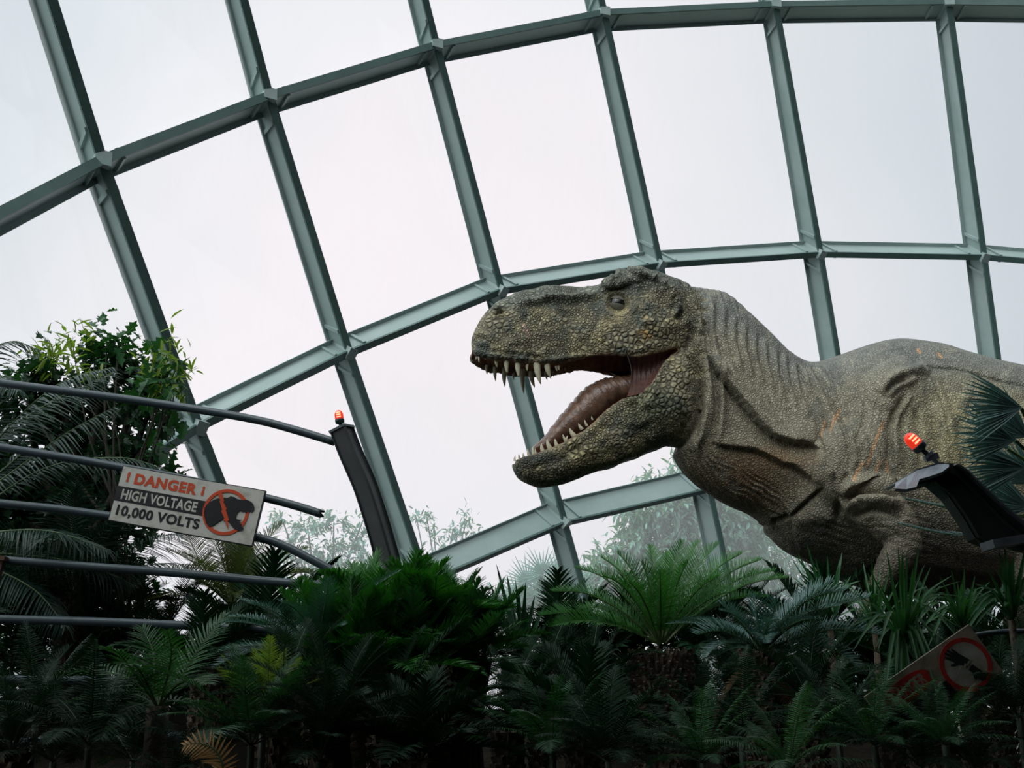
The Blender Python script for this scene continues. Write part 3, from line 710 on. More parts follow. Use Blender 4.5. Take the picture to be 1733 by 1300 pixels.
# find how far out the skin lies beside the eye
sel = (np.hypot(U_-ec[0], V_-ec[1]) < 6) & (off < 0)
eo = -float(np.mean(((V2-o0)@hn)[sel]))
for s in (-1, 1):
    c = SP(ec[0], ec[1], -(eo-.022)); 
    if s > 0: c = c+HN*2*(eo-.022)
    c = c-base
    def cap(name, rad, m, z0, z1, parent):
        """part of a ball between two lid heights, tilted like the eye"""
        mbx = MB(); vs = []; fs = []; nu, nw = 24, 12; ca, sa = math.cos(-.22), math.sin(-.22)
        for i in range(nw+1):
            z = lerp(z0, z1, i/nw)
            for j in range(nu+1):
                a = math.pi*j/nu; x = -math.cos(a)*math.sqrt(max(0, 1-z*z)); y = math.sin(a)*math.sqrt(max(0, 1-z*z))
                X = x*ca-z*sa; Z = x*sa+z*ca
                vs.append(c+HX*(X*rad*1.05)+HN*(s*y*rad*.8)+Vector((0, 0, Z*rad)))
        W = nu+1
        for i in range(nw):
            for j in range(nu): fs.append((i*W+j, i*W+j+1, (i+1)*W+j+1, (i+1)*W+j))
        mbx.add(vs, fs); return mbx.build(name, m, parent, True)
    ey = cap('eyeball', .070, eyem, -.995, .995, dino)
    cap('eyelid', .0745, lidm, .22, .995, ey)
    cap('eyelid', .0740, lidm, -.995, -.28, ey)
# ------------------------------------------------------------------ ground
soil = mat('dark_soil', (.012, .010, .008), rough=1, spec=.1, noise=(6, (.025, .02, .012), .4, .7), bump=(20, 1, .03))
def sstep(x, a, b):
    t = max(0, min(1, (x-a)/(b-a))); return t*t*(3-2*t)
def ground_z(x, y):
    """planting bank: rises from the path, crests behind the planting, lower where the animal stands"""
    lo = 1-.62*sstep(x, 3.0, 4.2)
    return .45*sstep(y, 3.2, 4.6)+(.62*sstep(y, 4.9, 6.4)+.42*sstep(y, 7.2, 9.0)-1.0*sstep(y, 12, 17))*lo+(.04*math.sin(x*2.1+y)+.03*math.sin(y*3.3-x))*sstep(y, 3.2, 4.6)
m = MB(); nx, ny = 60, 70
for j in range(ny+1):
    for i in range(nx+1):
        x = -16+36*i/nx; y = -8+33*j/ny; m.v.append((x, y, ground_z(x, y)))
for j in range(ny):
    for i in range(nx): q = j*(nx+1)+i; m.f.append((q, q+1, q+nx+2, q+nx+1)); m.m.append(0)
m.v += [(-16,-8,-.3),(20,-8,-.3),(20,25,-.3),(-16,25,-.3)]
tag(m.build('floor', soil, smooth=True), kind='structure')
lawn = mat('garden_ground', (.05, .075, .035), rough=1, noise=(1.5, (.09, .09, .05), .4, .65))
m = MB(); m.add([(-70, 25, .3), (90, 25, .3), (90, 120, .3), (-70, 120, .3)], [(0, 1, 2, 3)]); tag(m.build('terrain', lawn), kind='structure')
conc = mat('pale_concrete', (.72, .72, .72), rough=.8, noise=(4, (.6, .6, .62), .4, .7))
a, b = at(1150, 1030, 24.5), at(1560, 1012, 26.5); m = MB(); d = (b-a).normalized(); s = d.cross(Vector((0, 0, 1)))
h0 = a.z; m.box(((a.x+b.x)/2, (a.y+b.y)/2, (a.z+b.z)/4+.0), Vector((b-a).xy.to_3d())/2, Vector((s.x, s.y, 0))*.15, Vector((0, 0, (a.z+b.z)/4)))
m.box(((a.x+b.x)/2, (a.y+b.y)/2, (a.z+b.z)/2+.04), Vector((b-a).xy.to_3d())/2, Vector((s.x, s.y, 0))*.28, Vector((0, 0, .06)))
tag(m.build('wall_outside', conc), kind='structure')

# ------------------------------------------------------------------ broken electric fence
pipe = mat('grey_painted_pipe', (.055, .078, .092), rough=.36, noise=(9, (.035, .045, .05), .5, .8), bump=(60, .15, .003))
dark = mat('black_coated_steel', (.018, .024, .024), rough=.42, noise=(7, (.03, .036, .036), .45, .75), bump=(30, .2, .004))
hole = mat('pipe_mouth', (.01, .01, .01), rough=.8)
def smooth_path(P, m=6):
    P = [Vector(p) for p in P]; Q = []
    for i in range(len(P)-1):
        for k in range(m):
            t = k/m; p0, p1, p2, p3 = P[max(i-1, 0)], P[i], P[i+1], P[min(i+2, len(P)-1)]
            Q.append(.5*((2*p1)+(p2-p0)*t+(2*p0-5*p1+4*p2-p3)*t*t+(3*p1-p0-3*p2+p3)*t**3))
    Q.append(P[-1]); return Q
def rail(pts, Y, label, r=.027, torn=True, grp=None, Y2=None):
    if pts[0][0] <= -60: (u0, v0), (u1, v1) = pts[:2]; pts = [(u0-380, v0+(v0-v1)/(u1-u0)*380*.9)]+list(pts)
    n = len(pts); P = [at(u, v, lerp(Y, Y2 or Y, i/(n-1))) for i, (u, v) in enumerate(pts)]
    Q = smooth_path(P); c = Q[0].copy(); m = MB()
    m.tube([q-c for q in Q], r, n=14, cap=False)
    o = m.build('fence_rail', pipe, smooth=True); o.location = c; tag(o, label, 'fence rail', grp or 'pipes of the broken fence')
    if torn:     # ragged open end with the wall of the pipe showing
        e = Q[-1]-c; t = (Q[-1]-Q[-2]).normalized(); x = t.cross(Vector((0, 0, 1))).normalized(); y = t.cross(x); mm = MB(); rr = random.Random(n*7+int(pts[0][1])); vs = []; k = 16
        for i in range(k):
            a = 2*math.pi*i/k; q = x*math.cos(a)+y*math.sin(a); L = rr.uniform(0, .035)
            vs += [e+q*r-t*.02, e+q*r*1.02+t*L, e+q*r*.82+t*L, e+q*r*.8-t*.06]
        fs = []
        for i in range(k):
            j = (i+1) % k
            for s_ in range(3): fs.append((i*4+s_, j*4+s_, j*4+s_+1, i*4+s_+1))
        fs.append(tuple(i*4+3 for i in range(k))); mm.add(vs, fs); mm.build('torn_end', pipe, o, True)
    return o
YF = 7.0
rail([(-90,632),(0,648),(150,667),(300,688),(430,710),(500,728),(563,747)], YF, 'topmost grey fence pipe of the fence, bent down at its torn end')
rail([(-90,742),(0,757),(120,776),(215,793),(330,815),(450,843),(500,856),(541,869)], YF, 'grey fence pipe that runs in behind the top edge of the high voltage sign')
rail([(-90,842),(0,852),(100,862),(190,874),(320,891),(440,911),(485,926),(525,946),(560,965),(590,985)], YF, 'grey fence pipe behind the bottom of the high voltage sign, kinked down into the cycad')
rail([(-90,940),(5,948),(150,959),(300,970),(440,983),(560,992),(640,1000)], YF, 'straight grey fence pipe just under the high voltage sign', torn=False)
rail([(-90,1044),(0,1048),(150,1052),(300,1058),(440,1065),(600,1075)], YF, 'grey fence pipe crossing behind the tips of the pale fern palm', torn=False)
rail([(-90,1148),(0,1150),(160,1152),(320,1153),(460,1154),(600,1158)], YF, 'grey fence pipe crossing low behind the heart of the fern palm', torn=False)
rail([(-60,1262),(90,1252),(240,1249),(330,1246),(440,1244)], YF, 'lowest grey fence pipe lying in deep shade near the dry frond', torn=False)
rail([(772,1140),(785,1160),(800,1182),(818,1206)], 6.6, 'short slanting pipe stub between the big cycad and the dark undergrowth', r=.022)
rail([(770,1178),(810,1184),(850,1194),(880,1204)], 6.9, 'thin pipe crossing behind the slanting stub', r=.016, torn=False)
rail([(740,1236),(780,1241),(830,1252),(870,1260)], 6.8, 'thin low pipe under the slanting stub', r=.016, torn=False)
rail([(1570,1112),(1600,1093),(1640,1078),(1690,1070),(1760,1068)], 5.2, 'pale blue-grey pipe bent over behind the warning sign with the hands', r=.012, torn=False)
# rust-brown bracket at the frame edge
rust = mat('rusty_steel', (.11, .06, .035), rough=.8, noise=(20, (.05, .035, .03), .4, .7))
m = MB(); c = at(-2, 968, YF-.05); m.box((0, 0, 0), Vector((.016, 0, 0)), Vector((0, .02, 0)), Vector((.0, 0, .10))); m.box((0, -.01, .085), Vector((.03, 0, 0)), Vector((0, .03, 0)), Vector((0, 0, .012)))
o = m.build('bracket', rust); o.location = c; tag(o, 'rusty brown bracket clamped on the straight pipe at the picture edge', 'bracket')
o.rotation_euler = (0, .15, 0)

# ---- red beacons
red = mat('red_lens', (.75, .03, .015), rough=.12, emit=(1, .05, .02), es=.55)
redhot = mat('lit_bulb', (1, .25, .15), rough=.3, emit=(1, .22, .12), es=3.0)
def beacon(parent, p, ax, r):
    """dome lens with ribs on a black collar and stalk; p is the foot on the post"""
    ax = ax.normalized(); x = ax.cross(Vector((0, 1, 0))).normalized(); y = ax.cross(x)
    m = MB(); m.tube([p, p+ax*r*1.3], r*.35, 12); m.tube([p+ax*r*1.1, p+ax*r*1.3, p+ax*r*1.9, p+ax*r*2.1], [r*.55, r*.95, r*1.02, r*.95], 20)
    k = m.build('beacon_base', dark, parent, True)
    m = MB(); Q, R = [], []
    for i in range(15):
        t = i/14; Q.append(p+ax*(r*2.1+r*2.1*t)); R.append(r*.93*math.sqrt(max(.0004, 1-max(0, (t-.45)/.55)**2))*(1+.025*(i % 2)*(t < .6)))
    m.tube(Q, R, 24); m.build('lens', red, k, True)
    m = MB(); q = p+ax*r*3.0
    for j in range(3):
        z = q+ax*(r*.5*(j-1)); m.box(z-y*0+Vector((0, -r*.80, 0)), x*r*.45, ax*r*.12, Vector((0, -r*.2, 0)))
    m.build('bulb', redhot, k)
# ---- left post: curved box beam
def box_beam(m, path, wdt, dep, side):
    """rectangular section swept along a path; side = direction of its width"""
    vs = []; fs = []
    for i, p in enumerate(path):
        t = (path[min(i+1, len(path)-1)]-path[max(i-1, 0)]).normalized(); s = (side-t*side.dot(t)).normalized(); n = t.cross(s)
        W_ = wdt[i] if hasattr(wdt, '__len__') else wdt
        c = .012
        for a, b in ((-1, -1), (1, -1), (1, 1), (-1, 1)):
            vs += [p+s*(a*(W_/2-c))+n*(b*dep/2), p+s*(a*W_/2)+n*(b*(dep/2-c))] if a*b > 0 else [p+s*(a*W_/2)+n*(b*(dep/2-c)), p+s*(a*(W_/2-c))+n*(b*dep/2)]
    k = 8
    for i in range(len(path)-1):
        for j in range(k): fs.append((i*k+j, i*k+(j+1) % k, (i+1)*k+(j+1) % k, (i+1)*k+j))
    fs += [tuple(range(k-1, -1, -1)), tuple((len(path)-1)*k+j for j in range(k))]
    m.add(vs, fs)
YP = 6.9
mid = [(579,728),(591,760),(604,790),(617,820),(629,855),(640,890),(650,925),(659,958),(668,1000),(680,1060)]
P = smooth_path([at(u, v, YP) for u, v in mid]); c = P[-1].copy()
root = empty('fence_post', (c.x, c.y, ground_z(c.x, c.y)), 'black curved box-beam post bent to the left with a red beacon on its tip', 'fence post')
c = root.location.copy(); P.append(Vector((P[-1].x+.03, P[-1].y, c.z)))
m = MB(); box_beam(m, [p-c for p in P], .118, .14, Vector((1, -.35, 0))); m.build('beam', dark, root)
t = (P[0]-P[1]).normalized(); m = MB(); m.box(P[0]-c+t*.006, (Vector((1, -.35, 0))-t*Vector((1, -.35, 0)).dot(t)).normalized()*.060, t.cross(Vector((1, -.35, 0))).normalized()*.071, t*.008); m.build('end_cap', pipe, root)
beacon(root, P[0]-c+t*.01+Vector((-.005, 0, 0)), Vector((-.18, 0, 1)), .030)
# ---- right post: beam snapped over, its head hanging towards the viewer
YR = 5.0
b0 = at(1740, 905, YR+.1)
root = empty('fence_post', (b0.x+.35, b0.y+.2, ground_z(b0.x+.35, b0.y+.2)), 'black fence post snapped over in front of the dinosaur flank with a red beacon', 'fence post')
c = root.location.copy(); gm2 = mat('worn_grey_edge', (.10, .115, .13), rough=.35, noise=(14, (.05, .06, .065), .4, .7))
OUT = [(1515,825),(1516,818),(1552,797),(1588,787),(1603,786),(1614,790),(1630,801),(1649,820),(1699,865),(1745,902),(1800,945),(1800,975),(1740,935),(1694,921),(1671,921),(1658,918),(1649,911),(1630,878),(1605,842),(1586,822),(1575,816),(1552,822),(1535,826)]
def extrude_px(m, pts, Y, y0, y1):
    """side profile of the bent beam given its real width front to back"""
    bmx = bmesh.new(); P = [at(u, v, Y)-c for u, v in pts]; f = bmx.faces.new([bmx.verts.new(p) for p in P]); bmesh.ops.triangulate(bmx, faces=[f]); bmx.verts.index_update()
    tri = [[q.index for q in f.verts] for f in bmx.faces]; co = [v.co.copy() for v in bmx.verts]; bmx.free(); n = len(co)
    A = [p+Vector((.03*y0/.08, y0, 0)) for p in co]; B = [p+Vector((.03*y1/.08, y1, 0)) for p in co]
    m.add(A+B, tri+[[n+i for i in t[::-1]] for t in tri]+[(i, n+i, n+(i+1) % n, (i+1) % n) for i in range(n)])
m = MB(); extrude_px(m, OUT, YR, -.02, .08); m.build('beam', dark, root)
# pressed top plate and turned-in rim, both standing proud of the web
def strip(m, pts, Y, y0, y1, th):
    P = [at(u, v, Y)-c for u, v in pts]; vs = []
    for i, p in enumerate(P):
        t = (P[min(i+1, len(P)-1)]-P[max(i-1, 0)]).normalized(); n = Vector((-t.z, 0, t.x)); n = n if n.z > 0 else -n
        vs += [p+Vector((0, y0, 0)), p+Vector((0, y1, 0)), p+Vector((0, y1, 0))+n.normalized()*th, p+Vector((0, y0, 0))+n.normalized()*th]
    m.add(vs, [(i*4+j, i*4+(j+1) % 4, (i+1)*4+(j+1) % 4, (i+1)*4+j) for i in range(len(P)-1) for j in range(4)]+[(3, 2, 1, 0), tuple((len(P)-1)*4+j for j in range(4))])
litp = mat('bare_grey_plate', (.26, .30, .34), rough=.4, noise=(14, (.18, .21, .24), .4, .7))
m = MB(); LO = [(1515,827),(1534,828),(1551,824),(1556,811),(1574,806),(1594,799),(1606,790)]; HI = [(1515.5,817),(1535,806),(1552,796),(1570,791),(1588,786),(1600,785),(1606,786)]; vs = []
for (a0_, b0_), (a1_, b1_) in zip(LO, HI):
    p, q = at(a0_, b0_, YR-.16)-c, at(a1_, b1_, YR-.02)-c; vs += [p, q, q+Vector((0, .01, -.012)), p+Vector((0, .01, -.012))]
m.add(vs, [(i*4+j, i*4+(j+1) % 4, (i+1)*4+(j+1) % 4, (i+1)*4+j) for i in range(6) for j in range(4)]+[(3, 2, 1, 0), (24, 25, 26, 27)])
m.build('face_plate', litp, root)
m = MB(); strip(m, [(1514,824),(1553,799),(1588,788),(1612,790)], YR, -.018, .10, .012); strip(m, [(1612,790),(1631,803),(1650,822),(1699,867),(1745,904),(1800,947)], YR, -.055, .09, .008); m.build('top_plate', gm2, root, False)
m = MB(); strip(m, [(1576,817),(1606,843),(1631,879),(1650,912),(1672,922)], YR, -.05, .09, .006); strip(m, [(1590,800),(1612,806),(1640,832),(1690,884),(1740,925)], YR, -.035, -.02, .012); m.build('rim', dark, root)
q1 = at(1589, 786, YR)-c; q0 = at(1571, 770, YR)-c; m = MB(); m.tube([q1, q0], .010, 10)
m.tube([q0-(q1-q0)*.1, q0+(q1-q0)*.12], .026, 12); m.box(q0+Vector((.012, 0, -.012)), Vector((.03, 0, .008)), Vector((0, .012, 0)), Vector((-.004, 0, .014)))
m.build('lamp_arm', gm2, root)
beacon(root, q0+Vector((.002, 0, -.004)), (q0-q1)+Vector((-.002, 0, .004)), .0335)
q = at(1730, 915, YR-.12)-c; m = MB(); m.box(q+Vector((-.02, 0, 0)), Vector((.13, -.02, .02)), Vector((0, .07, 0)), Vector((-.003, 0, .018))); m.build('base_flange', gm2, root)
# ---- stump where the left post is bolted down is hidden by plants

# ------------------------------------------------------------------ signs
def poly_mesh(m, pts, z, th, tf):
    n = len(pts); bmx = bmesh.new(); vs = [bmx.verts.new((x, y, 0)) for x, y in pts]; f = bmx.faces.new(vs)
    r = bmesh.ops.triangulate(bmx, faces=[f]); tri = [[q.index for q in f.verts] for f in bmx.faces]; bmx.verts.ensure_lookup_table()
    tri = []; bmx.verts.index_update()
    for f in bmx.faces: tri.append([q.index for q in f.verts])
    co = [tuple(v.co) for v in bmx.verts]; bmx.free()
    m.add([tf(x, y, z+th) for x, y, _ in co], tri)
    m.add([tf(x, y, z) for x, y, _ in co]+[tf(x, y, z+th) for x, y, _ in co], [(i, (i+1) % n, n+(i+1) % n, n+i) for i in range(n)])
def ring_mesh(m, cx, cy, r0, r1, z, th, tf, n=64, sx=1):
    vs = []
    for i in range(n):
        a = 2*math.pi*i/n; ca, sa = math.cos(a)*sx, math.sin(a); vs += [tf(cx+ca*r0, cy+sa*r0, z), tf(cx+ca*r1, cy+sa*r1, z), tf(cx+ca*r1, cy+sa*r1, z+th), tf(cx+ca*r0, cy+sa*r0, z+th)]
    m.add(vs, [(i*4+s_, ((i+1) % n)*4+s_, ((i+1) % n)*4+(s_+1) % 4, i*4+(s_+1) % 4) for i in range(n) for s_ in range(4)])
def text(s, name, x, y, wdt, hgt, z, mt, tf, parent, bold=.012, space=1.0):
    """letters stretched to a box of wdt x hgt whose lower left corner is x, y"""
    cu = bpy.data.curves.new('t', 'FONT'); cu.body = s; cu.size = 1; cu.offset = bold; cu.space_character = space; cu.extrude = 0; cu.resolution_u = 4
    o = bpy.data.objects.new('t', cu); COL.objects.link(o); dg = bpy.context.evaluated_depsgraph_get(); dg.update()
    me = bpy.data.meshes.new_from_object(o.evaluated_get(dg)); bpy.data.objects.remove(o)
    co = np.empty(len(me.vertices)*3); me.vertices.foreach_get('co', co); co = co.reshape(-1, 3); lo, hi = co.min(0), co.max(0)
    vs = [tf(x+(p[0]-lo[0])/(hi[0]-lo[0])*wdt, y+(p[1]-lo[1])/(hi[1]-lo[1])*hgt, z) for p in co]
    mm = MB(); mm.add(vs, [tuple(p.vertices) for p in me.polygons]); return mm.build(name, mt, parent)
def board(name, TL, TR, BL, Y, label, cat):
    a, b, d = at(*TL, Y), at(*TR, Y), at(*BL, Y); x = (b-a); W_ = x.length; x.normalize(); y = (a-d); y = (y-x*y.dot(x)); H_b = y.length; y.normalize(); n = x.cross(y)
    c = (b+d)/2; c = (a+b)/2-y*H_b/2
    root = empty(name, c, label, cat)
    tf = lambda X, Yy, Z: x*((X-.5)*W_)+y*((Yy-.5)*H_b)+n*Z       # X, Y run 0..1 over the board
    return root, tf, W_, H_b, n
white = mat('weathered_white_paint', (.60, .585, .53), rough=.55, noise=(9, (.30, .26, .19), .5, .8), bump=(30, .1, .002))
redp = mat('orange_red_paint', (.62, .075, .022), rough=.5, noise=(14, (.45, .07, .03), .5, .8))
blk = mat('black_paint', (.012, .014, .016), rough=.5, noise=(12, (.03, .03, .03), .5, .8))
root, tf, W_, H_b, n_ = board('danger_sign', (208.5, 787.5), (450, 830.5), (188, 882), YF-.09, 'white high voltage danger sign with a dinosaur head in a red ring', 'sign')
R_ = W_/H_b
m = MB(); m.hexa([tf(0,0,-.03), tf(1,0,-.03), tf(1,1,-.03), tf(0,1,-.03), tf(0,0,0), tf(1,0,0), tf(1,1,0), tf(0,1,0)]); m.build('frame', blk, root)
e1, e2 = .006, .006*R_
m = MB(); m.hexa([tf(e1,e2,0), tf(1-e1,e2,0), tf(1-e1,1-e2,0), tf(e1,1-e2,0), tf(e1,e2,.003), tf(1-e1,e2,.003), tf(1-e1,1-e2,.003), tf(e1,1-e2,.003)]); m.build('panel', white, root)
m = MB(); poly_mesh(m, [(.006,.365),(.72,.365),(.72,.63),(.006,.63)], .003, .001, tf); m.build('black_band', blk, root)
text('!', 'lettering', .048, .715, .020, .185, .0045, redp, tf, root, .05)
text('DANGER', 'lettering', .105, .70, .435, .20, .0045, redp, tf, root, .05, 1.1)
text('!', 'lettering', .575+.018, .70+.18, -.020, -.175, .0045, redp, tf, root, .05)
text('HIGH VOLTAGE', 'lettering', .045, .405, .525, .185, .0045, white, tf, root, .03, 1.05)
text('10,000 VOLTS', 'lettering', .040, .090, .575, .215, .0045, blk, tf, root, .04, 1.08)
# picture: traced head, bolt and ring (coordinates from the board itself)
o4 = np.array([150, 415]); ux = np.array([932, 173])/948.; uy = np.array([-.1825, .983])
def bp_(p):
    q = np.array(p)-o4; return (float(q@ux)/948, 1-float(q@uy)/352)
m = MB(); hd_ = [(700,690),(718,665),(745,648),(775,635),(810,630),(840,632),(862,622),(885,628),(905,640),(935,646),(965,645),(990,655),(1008,672),(1018,695),(1015,712),(1000,724),(994,712),(985,728),(978,714),(965,730),(955,714),(944,722),(935,712),(922,714),(910,730),(903,752),(908,765),(922,768),(942,770),(930,778),(940,785),(928,790),(945,800),(940,808),(958,822),(948,834),(920,836),(898,824),(880,806),(862,780),(842,766),(822,764),(800,776),(780,790),(760,805),(738,812),(718,790),(704,750),(698,718)]
poly_mesh(m, [bp_(p) for p in hd_], .0075, .0015, tf); m.build('dinosaur_emblem', blk, root)
m = MB(); poly_mesh(m, [bp_(p) for p in [(772,592),(800,590),(822,650),(815,655),(842,700),(835,705),(862,772),(854,776),(864,832),(840,790),(848,788),(822,765),(832,762),(806,712),(814,708),(792,650),(798,648)]], .0095, .0012, tf); m.build('lightning_bolt', redp, root)
cxr, cyr = bp_((835, 720)); m = MB(); rr_o = 148/948; ring_mesh(m, 0, 0, rr_o-.022/1.0, rr_o, .0045, .0025, lambda X, Yy, Z: tf(cxr+X, cyr+Yy*R_, Z)); m.build('red_ring', redp, root)
# ---- fallen warning sign on the right
YS = 4.6
W2 = 215; TRc = (1640, 1057); dx_, dy_ = -.822*W2, .569*W2
TLc = (TRc[0]+dx_, TRc[1]+dy_); BLc = (TLc[0]+57, TLc[1]+83)
root, tf, W_, H_b, n_ = board('warning_sign', TLc, TRc, BLc, YS, 'fallen tilted warning sign with black hands in a red ring, half buried in leaves', 'sign')
R2 = W_/H_b
dirty = mat('grimy_white_paint', (.36, .32, .25), rough=.8, noise=(11, (.12, .10, .06), .38, .68), bump=(30, .3, .003))
discm = mat('dull_white_paint', (.42, .41, .35), rough=.8, noise=(9, (.22, .20, .14), .4, .7))
dred = mat('faded_red_paint', (.50, .03, .02), rough=.6, noise=(16, (.14, .02, .015), .45, .75))
m = MB(); m.hexa([tf(0,0,-.015), tf(1,0,-.015), tf(1,1,-.015), tf(0,1,-.015), tf(0,0,0), tf(1,0,0), tf(1,1,0), tf(0,1,0)]); m.build('panel', dirty, root)
hx_, hy_ = 1-43/W2, .47
tfc = lambda X, Yy, Z: tf(hx_-.01+X, hy_+Yy*R2, Z)
m = MB(); poly_mesh(m, [(.168*math.cos(2*math.pi*i/48), .168*math.sin(2*math.pi*i/48)) for i in range(48)], .0, .0025, tfc); m.build('white_disc', discm, root)
m = MB(); ring_mesh(m, 0, 0, .165, .198, .001, .003, tfc); m.build('red_ring', dred, root)
# hands: palm, fingers and thumb cut out flat
def hand_outline(cx, cy, sc, ang, flip=1):
    pts = [(-.45,-1),(-.5,-.2),(-.85,.15),(-1.0,.5),(-.85,.6),(-.55,.3),(-.5,.5),(-.55,1.25),(-.42,1.4),(-.3,1.25),(-.24,.62),(-.18,1.45),(-.05,1.6),(.08,1.45),(.08,.62),(.2,1.35),(.33,1.48),(.42,1.3),(.35,.55),(.5,1.05),(.65,1.1),(.68,.9),(.55,.2),(.5,-.3),(.45,-1)]
    c, s_ = math.cos(ang), math.sin(ang); return [(cx+sc*(x*flip*c-y*s_), cy+sc*(x*flip*s_+y*c)) for x, y in pts]
m = MB(); poly_mesh(m, hand_outline(-.02, .055, .075, .55), .001, .003, tfc); m.build('hand_emblem', blk, root)
m = MB(); poly_mesh(m, hand_outline(.035, -.085, .055, .55+2.9, -1), .001, .003, tfc); m.build('hand_emblem', blk, root)
m = MB(); poly_mesh(m, [(-.06,.0),(-.03,.012),(-.025,-.005),(0,.012),(.005,-.006),(.03,.012),(.06,.0),(.03,-.004),(.008,-.022),(.0,-.006),(-.022,-.022),(-.028,-.006)], .005, .002, tfc); m.build('lightning_bolt', dirty, root)
ox, oy = 1-147/W2, .70; tfo = lambda X, Yy, Z: tf(ox+X, oy+Yy*R2, Z)
m = MB(); poly_mesh(m, [(.21*math.copysign(abs(math.cos(a))**.8, math.cos(a)), .082*math.sin(a)) for a in [2*math.pi*i/48 for i in range(48)]], .001, .003, tfo); m.build('red_oval', dred, root)
text('DANGER', 'lettering', ox-.155, oy-.045*R2, .31, .09*R2, .0045, dirty, tf, root, .03)
m = MB(); poly_mesh(m, [(.02,.02),(.60,.02),(.60,.44),(.02,.44)], .001, .001, tf); m.build('black_band', blk, root)
text('NO', 'lettering', .33, .10, .20, .27, .0035, dirty, tf, root, .02)
# thin cables hanging outside along one rib
cabm = mat('cable_grey', (.16, .19, .19), rough=.5)
m = MB(); q = [at(692, -20, 15.2), at(716, 70, 15.4), at(725, 100, 15.5), at(760, 215, 16)]; m.tube(q, .006, 6); o = m.build('cable', cabm, smooth=True); tag(o, 'thin grey cable strung beside the steel rib above the snout', 'cable')
# ------------------------------------------------------------------ planting
def blade(m, p, d, n, L, wd, droop=.15, seg=3, fold=.35, mi=0, prof_=None):
    """one leaflet: a folded, tapering, drooping blade. d direction, n upper side"""
    d = d.normalized(); s = d.cross(n).normalized(); vs = []; fs = []
    for i in range(seg+1):
        t = i/seg; q = p+d*(L*t)-n*(droop*L*t*t); w_ = wd*(prof_[i] if prof_ else (.55+.45*math.sin(min(1, t*1.6+.25)*math.pi/2))*(1-t**2.2))
        if i == seg: vs.append(q)
        else: vs += [q-s*w_/2+n*(w_*fold*.5), q, q+s*w_/2+n*(w_*fold*.5)]
    for i in range(seg-1):
        a = i*3; fs += [(a, a+1, a+4, a+3), (a+1, a+2, a+5, a+4)]
    a = (seg-1)*3; e = seg*3; fs += [(a, a+1, e), (a+1, a+2, e)]
    m.add(vs, fs, mi)
def frond(m, path, up, n=60, ll=.16, lw=.010, V=.5, sweep=.5, droop=.15, start=.12, rr=.007, seg=3, seed=0, tip=.35, base=.5, jit=.08, prf=None):
    """feather leaf along a 3-D path"""
    R_ = random.Random(seed); P = smooth_path(path, 8) if len(path) < 9 else path
    acc = [0]
    for a, b in zip(P[:-1], P[1:]): acc.append(acc[-1]+(b-a).length)
    Lt = acc[-1]
    m.tube(P, [rr*(1-.8*i/(len(P)-1)) for i in range(len(P))], 5, cap=False, mi=1)
    k = 0
    for i in range(n):
        s = start+(1-start)*(i+.5)/n; x = s*Lt
        while k < len(acc)-2 and acc[k+1] < x: k += 1
        f = (x-acc[k])/max(1e-6, acc[k+1]-acc[k]); p = P[k].lerp(P[k+1], f); t = (P[k+1]-P[k]).normalized()
        nn = (up-t*up.dot(t)).normalized(); b = t.cross(nn)
        q = (s-start)/(1-start); Lf = ll*(base+(1-base)*min(1, q*4))*(1-(1-tip)*max(0, (q-.55)/.45)**1.6)
        sw = sweep+.5*q**3
        for sd in (-1, 1):
            dd = b*sd*math.cos(sw)+t*math.sin(sw); dd = dd*math.cos(V)+nn*math.sin(V)
            dd = (dd+Vector((R_.uniform(-1, 1), R_.uniform(-1, 1), R_.uniform(-1, 1)))*jit).normalized()
            ln = nn*math.cos(V)-b*sd*math.sin(V)
            blade(m, p, dd, ln.normalized(), Lf*R_.uniform(.9, 1.08), lw, droop*R_.uniform(.6, 1.4), seg, prof_=prf)
G = {}
G['cycad'] = leaf_mat('cycad_leaf', (.016, .105, .018), (.050, .205, .030), rough=.45, trans=.16, spec=.35)
G['cycad_dark'] = leaf_mat('dark_cycad_leaf', (.018, .080, .032), (.036, .130, .045), rough=.4, trans=.15, spec=.25)
G['blue'] = leaf_mat('blue_green_leaf', (.050, .125, .110), (.095, .20, .175), rough=.42, trans=.12, tcol=(1, 1.4, .9))
G['fan'] = leaf_mat('fan_leaf', (.09, .19, .18), (.16, .28, .26), rough=.4, trans=.12, tcol=(1, 1.3, .9))
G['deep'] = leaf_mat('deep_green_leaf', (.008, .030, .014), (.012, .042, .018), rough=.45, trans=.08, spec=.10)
G['palm'] = leaf_mat('palm_leaf', (.013, .036, .028), (.030, .068, .050), rough=.34, trans=.10, spec=.35)
G['fern'] = leaf_mat('fern_leaf', (.022, .085, .030), (.040, .130, .045), rough=.42, trans=.22, spec=.3)
G['olive'] = leaf_mat('olive_cycad_leaf', (.045, .065, .018), (.100, .115, .035), rough=.45, trans=.30)
G['yellow'] = leaf_mat('yellow_green_leaf', (.14, .21, .03), (.24, .30, .06), rough=.45, trans=.4)
G['dead'] = leaf_mat('dead_brown_leaf', (.10, .055, .020), (.22, .12, .05), rough=.8, trans=.15, tcol=(1.3, 1.0, .7))
G['dry'] = leaf_mat('dry_tan_leaf', (.42, .24, .09), (.60, .38, .17), rough=.7, trans=.25, tcol=(1.2, 1.0, .7))
G['tree'] = leaf_mat('tree_leaf', (.012, .045, .022), (.030, .085, .036), rough=.36, trans=.25)
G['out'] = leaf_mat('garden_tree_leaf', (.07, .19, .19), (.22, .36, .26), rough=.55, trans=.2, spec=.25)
G['out2'] = leaf_mat('pale_tree_leaf', (.10, .22, .20), (.16, .30, .25), rough=.55, trans=.2, spec=.25)
